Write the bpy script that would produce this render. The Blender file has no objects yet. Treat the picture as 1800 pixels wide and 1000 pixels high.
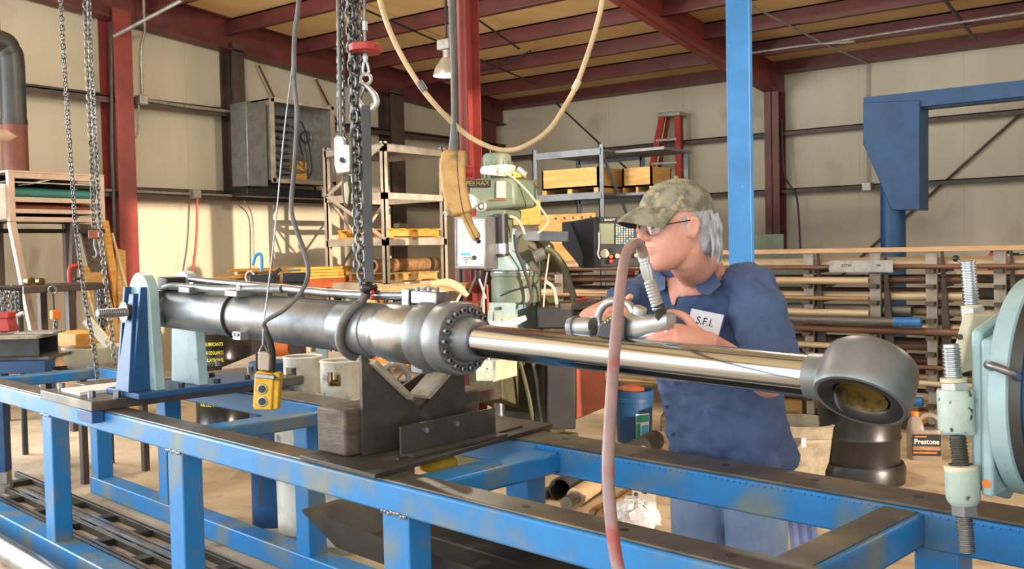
import bpy, bmesh, math, random
from mathutils import Vector as V, Matrix
random.seed(7)
S = bpy.context.scene
COL = S.collection
PI = math.pi

# ------------------------------------------------------------------ camera
FPX, YAW, PITCH, ROLL, CAMH, TYAW = 1699.2, -.6426, -.0357, -.0210, 1.4, .1386
fwd = V((math.sin(YAW)*math.cos(PITCH), math.cos(YAW)*math.cos(PITCH), math.sin(PITCH)))
_r = V((math.cos(YAW), -math.sin(YAW), 0)); _u = _r.cross(fwd)
cr = _r*math.cos(ROLL) + _u*math.sin(ROLL)
cu = _u*math.cos(ROLL) - _r*math.sin(ROLL)
CAM = V((0, 0, CAMH))
cd = bpy.data.cameras.new('camera'); co = bpy.data.objects.new('camera', cd); COL.objects.link(co)
cd.sensor_width = 36; cd.lens = FPX/1800*36; cd.clip_start = .05; cd.clip_end = 200
m3 = Matrix((cr, cu, -fwd)).transposed()
co.matrix_world = Matrix.Translation(CAM) @ m3.to_4x4()
S.camera = co

# ------------------------------------------------------------------ light and exposure
S.view_settings.view_transform = 'Standard'; S.view_settings.look = 'None'
S.view_settings.gamma = 1; S.view_settings.use_curve_mapping = False
S.view_settings.exposure = 0.48
w = bpy.data.worlds.new('daylight_sky'); S.world = w; w.use_nodes = True
wb = w.node_tree.nodes['Background']; wb.inputs[0].default_value = (.86, .93, 1.0, 1); wb.inputs[1].default_value = 2.3
def area(name, loc, target, sx, sy, power, color):
    l = bpy.data.lights.new(name, 'AREA'); l.shape = 'RECTANGLE'; l.size = sx; l.size_y = sy; l.energy = power; l.color = color
    o = bpy.data.objects.new(name, l); COL.objects.link(o); o.location = loc
    o.rotation_euler = (V(target)-V(loc)).to_track_quat('-Z', 'Y').to_euler(); return o
sl = bpy.data.lights.new('sun', 'SUN'); sl.energy = 4.6; sl.color = (1.0, .77, .60); sl.angle = .009
so = bpy.data.objects.new('sun', sl); COL.objects.link(so)
SUN = V((-math.cos(math.radians(16)), math.sin(math.radians(16)), -.128)).normalized()
so.rotation_euler = SUN.to_track_quat('-Z', 'Y').to_euler(); so.location = (8, 0, 6)
area('open_side_door_daylight', (-10.4, 0.6, 2.0), (-2.5, 2.0, 1.0), 6.0, 3.6, 430, (.86, .94, 1.0))
area('open_front_door_daylight', (-1.5, -5.2, 2.3), (-3.0, 3.0, 1.2), 6.5, 4.0, 50, (.92, .96, 1.0))

# ------------------------------------------------------------------ pixel to place
def ray(x, y): return fwd + cr*((x-900)/FPX) - cu*((y-500)/FPX)
def PZ(x, y, z): d = ray(x, y); return CAM + d*((z-CAMH)/d.z)
def PX(x, y, X): d = ray(x, y); return CAM + d*(X/d.x)
def PY(x, y, Y): d = ray(x, y); return CAM + d*(Y/d.y)
def PD(x, y, D): return CAM + ray(x, y)*D
TT = V((math.cos(TYAW), -math.sin(TYAW), 0)); NN = V((math.sin(TYAW), math.cos(TYAW), 0)); ZZ = V((0, 0, 1))
def PW(x, y, wv): d = ray(x, y); return CAM + d*(wv/d.dot(NN))
def tab(p): return V((p.dot(TT), p.dot(NN), p.z))
def tw(s, wv, z): return TT*s + NN*wv + V((0, 0, z))
TAB = Matrix((TT, NN, ZZ)).transposed().to_4x4()
def frame(o, x, y=None, z=None):
    x = V(x).normalized()
    if z is None: z = ZZ
    z = V(z); z = (z - x*z.dot(x)).normalized(); y = z.cross(x)
    m = Matrix((x, y, z)).transposed().to_4x4(); m.translation = o; return m
def rotz(o, a): return Matrix.Translation(o) @ Matrix.Rotation(a, 4, 'Z')

# ------------------------------------------------------------------ materials
def lin(h):
    h = h.lstrip('#'); c = [int(h[i:i+2], 16)/255 for i in (0, 2, 4)]
    return tuple((v/12.92 if v <= .04045 else ((v+.055)/1.055)**2.4) for v in c) + (1,)
MATS = {}
def mat(name, c1, c2=None, scale=6, rough=.5, metal=0, bump=0, bscale=60, contrast=(.42, .62), stretch=(1, 1, 1), trans=0, emit=0, spec=None, coat=0, c3=None, s3=20, t3=(.6, .72)):
    m = bpy.data.materials.new(name); m.use_nodes = True; nt = m.node_tree; N = nt.nodes; L = nt.links
    b = N['Principled BSDF']; b.inputs['Roughness'].default_value = rough; b.inputs['Metallic'].default_value = metal
    b.inputs['Base Color'].default_value = lin(c1); m.diffuse_color = lin(c1)
    if spec is not None: b.inputs['Specular IOR Level'].default_value = spec
    if coat: b.inputs['Coat Weight'].default_value = coat
    if trans: b.inputs['Transmission Weight'].default_value = trans
    if emit: b.inputs['Emission Color'].default_value = lin(c1); b.inputs['Emission Strength'].default_value = emit
    if c2 or bump:
        tc = N.new('ShaderNodeTexCoord'); mp = N.new('ShaderNodeMapping'); mp.inputs['Scale'].default_value = stretch
        g = N.new('ShaderNodeNewGeometry'); L.new(g.outputs['Position'], mp.inputs['Vector'])
    if c2:
        n = N.new('ShaderNodeTexNoise'); n.inputs['Scale'].default_value = scale; n.inputs['Detail'].default_value = 6; n.inputs['Roughness'].default_value = .65
        L.new(mp.outputs[0], n.inputs['Vector'])
        r = N.new('ShaderNodeMapRange'); r.inputs[1].default_value = contrast[0]; r.inputs[2].default_value = contrast[1]
        L.new(n.outputs['Fac'], r.inputs[0])
        mx = N.new('ShaderNodeMix'); mx.data_type = 'RGBA'; mx.inputs[6].default_value = lin(c1); mx.inputs[7].default_value = lin(c2)
        L.new(r.outputs[0], mx.inputs[0]); out = mx.outputs[2]
        if c3:
            n3 = N.new('ShaderNodeTexNoise'); n3.inputs['Scale'].default_value = s3; n3.inputs['Detail'].default_value = 4
            L.new(g.outputs['Position'], n3.inputs['Vector'])
            r3 = N.new('ShaderNodeMapRange'); r3.inputs[1].default_value = t3[0]; r3.inputs[2].default_value = t3[1]; L.new(n3.outputs['Fac'], r3.inputs[0])
            m3_ = N.new('ShaderNodeMix'); m3_.data_type = 'RGBA'; L.new(r3.outputs[0], m3_.inputs[0]); L.new(out, m3_.inputs[6]); m3_.inputs[7].default_value = lin(c3); out = m3_.outputs[2]
        L.new(out, b.inputs['Base Color'])
    if bump:
        nb = N.new('ShaderNodeTexNoise'); nb.inputs['Scale'].default_value = bscale; nb.inputs['Detail'].default_value = 4; L.new(mp.outputs[0], nb.inputs['Vector'])
        bp = N.new('ShaderNodeBump'); bp.inputs['Strength'].default_value = bump; bp.inputs['Distance'].default_value = .01; L.new(nb.outputs['Fac'], bp.inputs['Height']); L.new(bp.outputs[0], b.inputs['Normal'])
    MATS[name] = m; return m
mat('concrete', '#c9b598', '#b09c80', 1.6, .75, bump=.15, bscale=40, c3='#8c7d67', s3=5, t3=(.56, .78))
mat('wall_vinyl', '#c5bca6', '#b7ae97', .8, .6, bump=.12, bscale=2.5, stretch=(1, 1, .15), c3='#8f8368', s3=1.3, t3=(.62, .82))
mat('roof_liner', '#efcf98', '#e0be84', 1.2, .7, bump=.1, bscale=3)
mat('maroon', '#6b3430', '#572a27', 3, .5)
mat('maroon_red', '#8a3a32', '#74302b', 3, .5)
mat('brown_steel', '#4f4038', '#3c302b', 4, .55)
mat('dark_pipe', '#3b3b39', '#2b2b2a', 5, .45)
mat('galv', '#a9a59b', '#8d8a82', 12, .45, .5)
mat('blue', '#1f78b8', '#2a6c9c', 5, .42, contrast=(.4, .7), c3='#6f7a74', s3=5, t3=(.50, .70), bump=.06, bscale=50)
mat('blue_clean', '#2d74b0', '#2668a0', 4, .42, c3='#6a8ba0', s3=30, t3=(.7, .76))
mat('blue_dark', '#1d4e7d', '#18436d', 5, .5)
mat('worn_top', '#6b665e', '#4d4842', 8, .42, .45, contrast=(.35, .65), c3='#8a7c66', s3=4, t3=(.55, .7))
mat('steel', '#8d8f90', '#77797b', 9, .34, .9)
mat('steel_bright', '#b3b5b6', '#9da0a2', 14, .3, .9)
mat('barrel', '#8f9396', '#7d8184', 7, .38, .72, bump=.02, bscale=80)
mat('chrome', '#b7c0ca', None, rough=.13, metal=1)
mat('gun', '#838687', '#727576', 9, .42, .5)
mat('dark_steel', '#4b473f', '#3a362f', 6, .5, .4, c3='#6b6355', s3=9, t3=(.6, .75))
mat('black', '#1c1c1d', '#262626', 8, .45)
mat('rubber', '#201f1c', '#171614', 12, .35)
mat('black_gloss', '#161719', None, rough=.25)
mat('wood', '#c39a5e', '#a87f45', 3, .65, stretch=(1, 1, 9), bump=.1, bscale=30)
mat('wood_orange', '#d39a45', '#b97f33', 4, .6, stretch=(8, 1, 8))
mat('ply', '#d8a860', '#c4924c', 3, .6, stretch=(1, 1, 6))
mat('lumber', '#cfa77c', '#ba9168', 3, .6, stretch=(1, 6, 8))
mat('pine_pale', '#d9b98b', '#c9a677', 4, .6)
mat('wood_dark', '#5d5243', '#433b30', 8, .7, stretch=(1, 1, 4), bump=.25, bscale=40)
mat('pad_wood', '#a39a85', '#8a816c', 14, .7, bump=.2)
mat('tan_paint', '#c4a993', '#b39a86', 6, .5)
mat('tan_rack', '#b0a494', '#978c7d', 6, .5)
mat('grey_rack', '#7d828a', '#6b7078', 6, .45)
mat('mint', '#6d7a67', '#606d5a', 5, .45, c3='#6d6f58', s3=8, t3=(.6, .75))
mat('mint_light', '#aebdb0', '#9aab9e', 9, .45, c3='#3d423c', s3=55, t3=(.62, .68))
mat('aqua', '#9bb4b6', '#88a4a8', 6, .4, c3='#67797a', s3=25, t3=(.66, .74))
mat('cream', '#cdc5a8', '#b8b094', 6, .5, c3='#7d775c', s3=14, t3=(.62, .72))
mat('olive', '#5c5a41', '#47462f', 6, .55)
mat('red', '#b2342b', '#96291f', 8, .45)
mat('rust', '#7a4636', '#63382b', 4, .6)
mat('red_brown', '#9a4a2a', '#84401f', 6, .55)
mat('orange', '#e07a2c', '#cf6a20', 6, .5)
mat('yellow', '#e2b32c', '#c99a1e', 14, .5, c3='#6b5a26', s3=30, t3=(.62, .7))
mat('yellow_text', '#e8dc1e', None, rough=.5)
mat('white', '#e9e7e0', '#d9d6cc', 9, .5)
mat('white_dirty', '#d8d4c6', '#c2bca8', 9, .5, c3='#6f6650', s3=16, t3=(.62, .74))
mat('silver', '#c2c4c2', '#adafad', 10, .35, .6)
mat('alu', '#b9bab8', '#a4a6a4', 12, .38, .75)
mat('gold', '#8a7440', '#463d27', 28, .3, .7)
mat('hose', '#9a7f7c', '#84706d', 7, .5, c3='#9a4f48', s3=9, t3=(.56, .68))
mat('hose_cream', '#d0b78c', '#bda37a', 7, .55)
mat('cable', '#6b6b69', '#55534f', 9, .45)
mat('chain_steel', '#8c8e8c', '#4b4a46', 40, .35, .85)
mat('pendant_tan', '#c79d5c', '#a67f45', 9, .55, c3='#7d6238', s3=16, t3=(.6, .72))
mat('skin', '#dba08a', '#d0917b', 9, .5, bump=.06, bscale=180)
mat('shirt', '#4a5d80', '#3f5174', 5, .85, bump=.5, bscale=9, c3='#6177a0', s3=7, t3=(.58, .74))
mat('shirt_dark', '#2b3857', None, rough=.9)
mat('jeans', '#9db2d0', '#8ba2c4', 6, .9, bump=.2, bscale=60)
mat('rag', '#b9bad6', '#a5a6c6', 6, .9)
mat('camo', '#94917c', '#6c6a57', 22, .9, contrast=(.42, .60), c3='#a99a7c', s3=17, t3=(.55, .6), bump=.1)
mat('cap_under', '#2d3238', None, rough=.9)
mat('hair', '#b9bcc0', '#8f9296', 60, .5, stretch=(1, 1, .25), bump=.4, bscale=160)
mat('patch', '#e6e6ea', None, rough=.7)
mat('patch_edge', '#3a3f86', None, rough=.7)
mat('ink', '#20284a', None, rough=.7)
mat('ink_black', '#141414', None, rough=.6)
mat('lens', '#ffffff', None, rough=.02, trans=1)
mat('lamp_glow', '#fff4de', None, emit=7)
mat('lamp_dome', '#c9c4b4', None, rough=.3, metal=.5)
mat('screen', '#7d8468', '#73795e', 3, .3)
mat('green', '#2c8f78', '#23806a', 5, .5)
mat('teal', '#2f6d63', None, rough=.5)
mat('sack', '#c9c9c6', '#9a9a97', 9, .3)
mat('jug_grey', '#8b7f72', '#7a6f63', 7, .4)
mat('label_blue', '#4aa0d6', None, rough=.5)
mat('wheel_grey', '#9aa2aa', None, rough=.4, metal=.4)
mat('pipe_tan', '#b38f66', '#8d6c4a', 5, .45, .25, stretch=(.4, 4, 4))
mat('pipe_rust', '#7d5a44', '#5b4333', 6, .5, .3, stretch=(.4, 4, 4))
mat('pipe_grey', '#77736b', '#5e5a53', 6, .4, .55, stretch=(.4, 4, 4))
mat('pipe_pale', '#cdb491', '#b89d79', 5, .4, .2, stretch=(.4, 4, 4))
mat('eye_dark', '#4f4d49', '#3f3d39', 12, .4, .6)
mat('clear_bag', '#dcdde0', '#bfc0c4', 9, .12, bump=.8, bscale=22)

# ------------------------------------------------------------------ mesh builder
class MB:
    def __init__(s, M=None): s.v = []; s.f = []; s.M = M or Matrix.Identity(4)
    def add(s, vs, fs):
        o = len(s.v); s.v += [s.M @ V(p) for p in vs]; s.f += [tuple(i+o for i in f) for f in fs]; return s
    def box(s, x0, x1, y0, y1, z0, z1):
        return s.add([(x0,y0,z0),(x1,y0,z0),(x1,y1,z0),(x0,y1,z0),(x0,y0,z1),(x1,y0,z1),(x1,y1,z1),(x0,y1,z1)],
                     [(3,2,1,0),(4,5,6,7),(0,1,5,4),(1,2,6,5),(2,3,7,6),(3,0,4,7)])
    def hexa(s, b, t):
        n = len(b); return s.add(list(b)+list(t), [tuple(range(n))[::-1], tuple(range(n, 2*n))]+[(i,(i+1)%n,n+(i+1)%n,n+i) for i in range(n)])
    def prism(s, poly, d):
        d = V(d); b = [V(p) for p in poly]; return s.hexa(b, [p+d for p in b])
    def beam(s, a, b, wd, ht, up=ZZ):
        a = V(a); b = V(b); x = (b-a).normalized(); u = V(up); u = (u-x*u.dot(x)).normalized(); y = u.cross(x)
        c = [a+y*(i*wd/2)+u*(j*ht/2) for i, j in ((-1,-1),(1,-1),(1,1),(-1,1))]
        return s.prism(c, b-a)
    def ring(s, c, x, y, r, n): return [c+x*(r*math.cos(2*PI*i/n))+y*(r*math.sin(2*PI*i/n)) for i in range(n)]
    def lathe(s, a, d, prof, n=24, cap=True):
        a = V(a); d = V(d).normalized(); x = d.orthogonal().normalized(); y = d.cross(x); vs = []
        for t, r in prof: vs += s.ring(a+d*t, x, y, max(r, 1e-5), n)
        fs = []
        for k in range(len(prof)-1):
            for i in range(n): j = (i+1) % n; fs.append((k*n+i, k*n+j, (k+1)*n+j, (k+1)*n+i))
        if cap: fs += [tuple(range(n))[::-1], tuple(range((len(prof)-1)*n, len(prof)*n))]
        return s.add(vs, fs)
    def cyl(s, a, b, r, r2=None, n=20):
        a = V(a); b = V(b); return s.lathe(a, b-a, [(0, r), ((b-a).length, r if r2 is None else r2)], n)
    def pipe(s, a, b, r, ri, n=20):
        a = V(a); b = V(b); l = (b-a).length; return s.lathe(a, b-a, [(l, ri), (l, r), (0, r), (0, ri), (l, ri)], n, cap=False)
    def thread(s, a, b, r, pitch, n=14, depth=.12):
        a = V(a); b = V(b); l = (b-a).length; p = [(0, r*.82)]; k = int(l/pitch)
        for i in range(k): p += [((i+.1)*pitch, r*(1-depth)), ((i+.35)*pitch, r), ((i+.65)*pitch, r), ((i+.9)*pitch, r*(1-depth))]
        p += [(l, r*.85)]; return s.lathe(a, b-a, p, n)
    def nut(s, a, b, r): return s.cyl(a, b, r, n=6)
    def tube(s, pts, r, n=10, smooth=6, cap=True):
        pts = [V(p) for p in pts]
        if smooth and len(pts) > 2:
            q = []; P = [pts[0]*2-pts[1]]+pts+[pts[-1]*2-pts[-2]]
            for i in range(1, len(P)-2):
                for k in range(smooth):
                    t = k/smooth; a, b, c, d = P[i-1:i+3]
                    q.append(.5*((2*b)+(c-a)*t+(2*a-5*b+4*c-d)*t*t+(3*b-a-3*c+d)*t**3))
            q.append(pts[-1]); rr = r
            if isinstance(r, (list, tuple)):
                rr = []
                for i in range(len(pts)-1): rr += [r[i]+(r[i+1]-r[i])*k/smooth for k in range(smooth)]
                rr.append(r[-1])
            pts = q; r = rr
        m = len(pts); R = r if isinstance(r, (list, tuple)) else [r]*m
        t0 = (pts[1]-pts[0]).normalized(); x = t0.orthogonal().normalized(); vs = []
        for i in range(m):
            t = (pts[min(i+1, m-1)]-pts[max(i-1, 0)]).normalized(); x = (x-t*x.dot(t)).normalized(); y = t.cross(x)
            vs += s.ring(pts[i], x, y, R[i], n)
        fs = [(k*n+i, k*n+(i+1)%n, (k+1)*n+(i+1)%n, (k+1)*n+i) for k in range(m-1) for i in range(n)]
        if cap: fs += [tuple(range(n))[::-1], tuple(range((m-1)*n, m*n))]
        return s.add(vs, fs)
    def loft(s, rings, cap=True):
        n = len(rings[0]); vs = [p for r in rings for p in r]; m = len(rings)
        fs = [(k*n+i, k*n+(i+1)%n, (k+1)*n+(i+1)%n, (k+1)*n+i) for k in range(m-1) for i in range(n)]
        if cap: fs += [tuple(range(n))[::-1], tuple(range((m-1)*n, m*n))]
        return s.add(vs, fs)
    def torus(s, c, nrm, R, r, n=24, k=8, a0=0, a1=2*PI):
        nrm = V(nrm).normalized(); x = nrm.orthogonal().normalized(); y = nrm.cross(x); c = V(c)
        full = abs(a1-a0-2*PI) < 1e-6; m = n if full else n+1; vs = []
        for i in range(m):
            a = a0+(a1-a0)*i/n; d = x*math.cos(a)+y*math.sin(a)
            vs += [c+d*(R+r*math.cos(2*PI*j/k))+nrm*(r*math.sin(2*PI*j/k)) for j in range(k)]
        fs = [(i*k+j, i*k+(j+1)%k, ((i+1)%m)*k+(j+1)%k, ((i+1)%m)*k+j) for i in range(m if full else m-1) for j in range(k)]
        return s.add(vs, fs)
    def sphere(s, c, r, sc=(1, 1, 1), n=16, m=10):
        c = V(c); pr = [[c+V((r*sc[0]*math.sin(PI*j/m)*math.cos(2*PI*i/n), r*sc[1]*math.sin(PI*j/m)*math.sin(2*PI*i/n), -r*sc[2]*math.cos(PI*j/m))) for i in range(n)] for j in range(1, m)]
        return s.loft(pr)

def finish(me, smooth):
    bm = bmesh.new(); bm.from_mesh(me); bmesh.ops.recalc_face_normals(bm, faces=bm.faces); bm.to_mesh(me); bm.free()
    if smooth:
        me.shade_smooth(); me.set_sharp_from_angle(angle=math.radians(smooth))
def obj(name, mb, m, parent=None, bevel=0, smooth=40, label=None, cat=None, group=None, kind=None):
    pts = mb.v
    if parent is None:
        xs = [p.x for p in pts]; ys = [p.y for p in pts]; base = V(((min(xs)+max(xs))/2, (min(ys)+max(ys))/2, min(p.z for p in pts)))
    else: base = V(parent['_org'])
    me = bpy.data.meshes.new(name); me.from_pydata([tuple(p-base) for p in pts], [], mb.f); me.update()
    finish(me, smooth); me.materials.append(MATS[m] if isinstance(m, str) else m)
    o = bpy.data.objects.new(name, me); COL.objects.link(o)
    if parent is None: o.location = base
    else: o.parent = parent
    o['_org'] = tuple(base)
    if bevel:
        b = o.modifiers.new('edge', 'BEVEL'); b.width = bevel; b.segments = 2; b.limit_method = 'ANGLE'; b.angle_limit = math.radians(40)
    return tag(o, label, cat, group, kind)
def tag(o, label=None, cat=None, group=None, kind=None):
    if label: o['label'] = label
    if cat: o['category'] = cat
    if group: o['group'] = group
    if kind: o['kind'] = kind
    return o
def thing(name, loc, label, cat, group=None):
    o = bpy.data.objects.new(name, None); COL.objects.link(o); o.location = V(loc); o.empty_display_size = .1
    o['_org'] = tuple(V(loc)); return tag(o, label, cat, group)
def inst(src, name, parent, M):          # part sharing mesh data; M maps the mesh's own coordinates to the world
    o = bpy.data.objects.new(name, src); COL.objects.link(o)
    if parent is not None:
        o.parent = parent; o.matrix_local = Matrix.Translation(-V(parent['_org'])) @ M
    else: o.matrix_world = M
    o['_org'] = tuple(M.translation); return o
def meshof(name, mb, m, smooth=40):
    me = bpy.data.meshes.new(name); me.from_pydata([tuple(p) for p in mb.v], [], mb.f); me.update(); finish(me, smooth); me.materials.append(MATS[m]); return me
def text(name, s, size, m, parent, fn, depth=.001, bold=False, align='CENTER', width=None):
    # flat lettering; fn(x, y, z) maps letter coordinates to the world
    cu_ = bpy.data.curves.new(name, 'FONT'); cu_.body = s; cu_.size = size; cu_.extrude = depth; cu_.align_x = align; cu_.align_y = 'CENTER'; cu_.resolution_u = 3
    if bold: cu_.offset = size*.018
    t = bpy.data.objects.new(name, cu_); COL.objects.link(t)
    dg = bpy.context.evaluated_depsgraph_get(); me = bpy.data.meshes.new_from_object(t.evaluated_get(dg)); bpy.data.objects.remove(t)
    k = 1
    if width:
        xs = [v.co.x for v in me.vertices]; k = width/(max(xs)-min(xs))
    base = V(parent['_org'])
    for v in me.vertices: v.co = V(fn(v.co.x*k, v.co.y, v.co.z)) - base
    me.materials.clear(); me.materials.append(MATS[m]); o = bpy.data.objects.new(name, me); COL.objects.link(o); o.parent = parent; o['_org'] = tuple(base); return o
def struct(name, mb, m, parent=None, **k):
    o = obj(name, mb, m, parent, **k)
    if parent is None: o['kind'] = 'structure'
    return o
# ------------------------------------------------------------------ building shell
FL = -.07                                   # floor level
YB, XL, XR = 12.78, -9.82, 5.6
RS = .0745                                  # roof rise per metre towards the camera
def roofz(y): return 3.82 + (YB-y)*RS       # underside of the liner
floor = struct('floor', MB().box(-16, 9, -9, 14, FL-.12, FL), 'concrete', smooth=0)
wb_ = struct('wall_back', MB().box(XL-.1, XR+.2, YB, YB+.12, FL, 4.0), 'wall_vinyl', smooth=0)
m = MB().box(XL-.14, XL, 3.6, YB+.1, FL, 3.7); m.add([(XL-.14,3.6,3.7),(XL,3.6,3.7),(XL,YB,3.7),(XL-.14,YB,3.7),(XL-.14,3.6,roofz(3.6)+.1),(XL,3.6,roofz(3.6)+.1),(XL,YB,roofz(YB)+.1),(XL-.14,YB,roofz(YB)+.1)], [(3,2,1,0),(4,5,6,7),(0,1,5,4),(1,2,6,5),(2,3,7,6),(3,0,4,7)])
wl = struct('wall_left', m, 'wall_vinyl', smooth=0)
YF = -3.2
m = MB(); m.add([(XL-.1,YF,roofz(YF)),(XR+.2,YF,roofz(YF)),(XR+.2,YB+.1,roofz(YB+.1)),(XL-.1,YB+.1,roofz(YB+.1)),
     (XL-.1,YF,roofz(YF)+.1),(XR+.2,YF,roofz(YF)+.1),(XR+.2,YB+.1,roofz(YB+.1)+.1),(XL-.1,YB+.1,roofz(YB+.1)+.1)], [(3,2,1,0),(4,5,6,7),(0,1,5,4),(1,2,6,5),(2,3,7,6),(3,0,4,7)])
ceil = struct('ceiling', m, 'roof_liner', smooth=0)
# unseen right wall, its tall door opening sized to shape the low sun's patch
DH, DY0, DY1 = 4.05, 1.5, 4.9
m = MB().box(XR, XR+.14, YF, DY0, FL, roofz(YF)).box(XR, XR+.14, DY1, YB, FL, 4.3).box(XR, XR+.14, DY0, DY1, DH, 4.7)
wr = struct('wall_right', m, 'wall_vinyl', smooth=0)
# purlins, rafters
def rbeam(y0, y1, x, wd, ht, drop=0):
    def c(y, a): return V((x, y, roofz(y)-drop-a))
    mb = MB(); b = [V((x-wd/2, y0, roofz(y0)-drop-ht)), V((x+wd/2, y0, roofz(y0)-drop-ht)), V((x+wd/2, y0, roofz(y0)-drop)), V((x-wd/2, y0, roofz(y0)-drop))]
    d = V((0, y1-y0, roofz(y1)-roofz(y0))); return mb.prism(b, d)
PUR = [11.5-1.04*i for i in range(10)]
for y in PUR:
    z = roofz(y); mb = MB().box(XL+.05, XR, y-.008, y+.008, z-.2, z-.005).box(XL+.05, XR, y-.07, y+.008, z-.2, z-.186).box(XL+.05, XR, y-.008, y+.07, z-.02, z-.005)
    obj('purlin', mb, 'maroon', ceil, smooth=0)
z = roofz(YB-.1); obj('eave_strut', MB().box(XL+.05, XR, YB-.26, YB-.02, 3.70, z-.005).box(XL+.05, XR, YB-.3, YB-.02, 3.69, 3.705), 'maroon', ceil, smooth=0)
def Ibeam(y0, y1, x, ht, fl, drop, name, mt='maroon'):
    mb = rbeam(y0, y1, x, .012, ht, drop)
    for dd in (drop, drop+ht-.014):
        q = rbeam(y0, y1, x, fl, .014, dd); mb.add(q.v, q.f)
    return obj(name, mb, mt, ceil, smooth=0)
Ibeam(YF, YB-.05, XL+.16, .38, .2, .0, 'rafter', 'maroon')
XC = PY(1365, 130, YB-.1).x
def taper(x0, x1, top=0, off=0):
    # rafter that deepens towards the back column
    st = [(YF, .25), (8.5, .25), (10.3, .35), (11.2, .39), (YB-.05, .41)]
    return [[V((x, y, roofz(y)-top if top >= 0 else roofz(y)-d+.014)) for x in (x0, x1)][::1] + [V((x, y, roofz(y)-d)) for x in (x1, x0)] for y, d in st]
obj('rafter', MB().loft(taper(XC-.008, XC+.008)), 'maroon_red', ceil, smooth=0)
obj('rafter_flange', MB().loft(taper(XC-.1, XC+.1, -1)), 'maroon_red', ceil, smooth=0)
zt = roofz(YB-.1)-.1
obj('knee_stiffener', MB().box(XC-.09, XC+.09, YB-.32, YB-.06, 3.44, roofz(YB)-.02), 'maroon', ceil, smooth=0)
# columns on the walls
def Icol(x, y, z1, fl, dp, mt, parent, axis='y', name='column'):
    mb = MB()
    if axis == 'y': mb.box(x-.006, x+.006, y-dp/2, y+dp/2, 0, z1).box(x-fl/2, x+fl/2, y-dp/2, y-dp/2+.014, 0, z1).box(x-fl/2, x+fl/2, y+dp/2-.014, y+dp/2, 0, z1)
    else: mb.box(x-dp/2, x+dp/2, y-.006, y+.006, 0, z1).box(x-dp/2, x-dp/2+.014, y-fl/2, y+fl/2, 0, z1).box(x+dp/2-.014, x+dp/2, y-fl/2, y+fl/2, 0, z1)
    return obj(name, mb, mt, parent, smooth=0)
Icol(XC, YB-.18, 3.46, .2, .24, 'maroon', wb_)
def wallcol(px0, px1, yy, X, mt, zb=0):
    a = PX(px0, yy, X); b = PX(px1, yy, X); y0, y1 = min(a.y, b.y), max(a.y, b.y); fl = y1-y0; yc = (y0+y1)/2; z1 = roofz(yc)-.28
    mb = MB().box(X-.16, X-.15, yc-.006, yc+.006, zb, z1).box(X-.012, X, y0, y1, zb, z1).box(XL+.005, XL+.02, y0, y1, zb, z1).box(XL+.02, X-.01, yc-.006, yc+.006, zb, z1)
    return obj('column', mb, mt, wl, smooth=0)
wallcol(204, 236, 200, XL+.3, 'maroon_red')
wallcol(412, 432, 200, XL+.26, 'brown_steel', 2.12)
wallcol(688, 711, 220, XL+.26, 'brown_steel')
wallcol(846, 872, 230, XL+.2, 'maroon')
# girts
def girtL(z, y0, y1, mt='brown_steel'): return obj('girt', MB().box(XL, XL+.2, y0, y1, z, z+.012).box(XL+.19, XL+.2, y0, y1, z-.06, z+.012).box(XL, XL+.01, y0, y1, z, z+.07), mt, wl, smooth=0)
girtL(3.12, 3.7, YB-.02); girtL(2.12, 3.7, YB-.02)
def girtB(z, mt='brown_steel'): return obj('girt', MB().box(XL+.05, XR, YB-.2, YB, z, z+.012).box(XL+.05, XR, YB-.2, YB-.19, z-.05, z+.012), mt, wb_, smooth=0)
girtB(2.9); girtB(2.13)
# panel seams of the insulation facing
for i in range(11):
    x = XL+.9+i*1.25; obj('panel_seam', MB().box(x, x+.02, YB-.006, YB+.002, 0, 3.7), 'wall_vinyl', wb_, smooth=0)
for i in range(7):
    y = 4.4+i*1.22; obj('panel_seam', MB().box(XL-.002, XL+.006, y, y+.02, 0, roofz(y)), 'wall_vinyl', wl, smooth=0)
# conduits and braces
def rod(name, pts, r, mt, parent, n=8, sm=0): return obj(name, MB().tube(pts, r, n, sm), mt, parent)
rod('brace_rod', [PY(960, 165, YB-.03), PY(1105, 300, YB-.03), PY(1150, 345, YB-.03)], .012, 'black', wb_)
rod('brace_rod', [PY(1800, 195, YB-.05), PY(1535, 432, YB-.05), PY(1420, 540, YB-.05)], .016, 'brown_steel', wb_)
rod('brace_rod', [PX(455, 115, XL+.1), PX(482, 172, XL+.1), PX(560, 345, XL+.1)], .014, 'maroon', wl)
rod('brace_rod', [PX(556, 140, XL+.1), PX(580, 188, XL+.1), PX(650, 335, XL+.1)], .014, 'maroon', wl)
rod('conduit', [PX(196, 40, XL+.24), PX(197, 250, XL+.24), PX(203, 430, XL+.24)], .022, 'dark_pipe', wl)
rod('conduit', [PX(185, 334, XL+.23), PX(340, 341, XL+.23), PX(600, 351, XL+.23)], .014, 'galv', wl)
rod('conduit', [PX(250, 175, XL+.23), PX(335, 188, XL+.23), PX(455, 202, XL+.23)], .018, 'galv', wl)
rod('conduit', [PX(252, -30, XL+.28), PX(253, 25, XL+.28), PX(254, 55, XL+.28), PX(248, 90, XL+.27), PX(250, 170, XL+.24)], .016, 'galv', wl, sm=6)
rod('conduit', [PX(244, 182, XL+.24), PX(243, 225, XL+.26), PX(239, 242, XL+.28)], .01, 'galv', wl, sm=4)
rod('conduit', [PY(1525, 111, YB-.05), PY(1525, 180, YB-.05), PY(1526, 325, YB-.05)], .012, 'galv', wb_)
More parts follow.
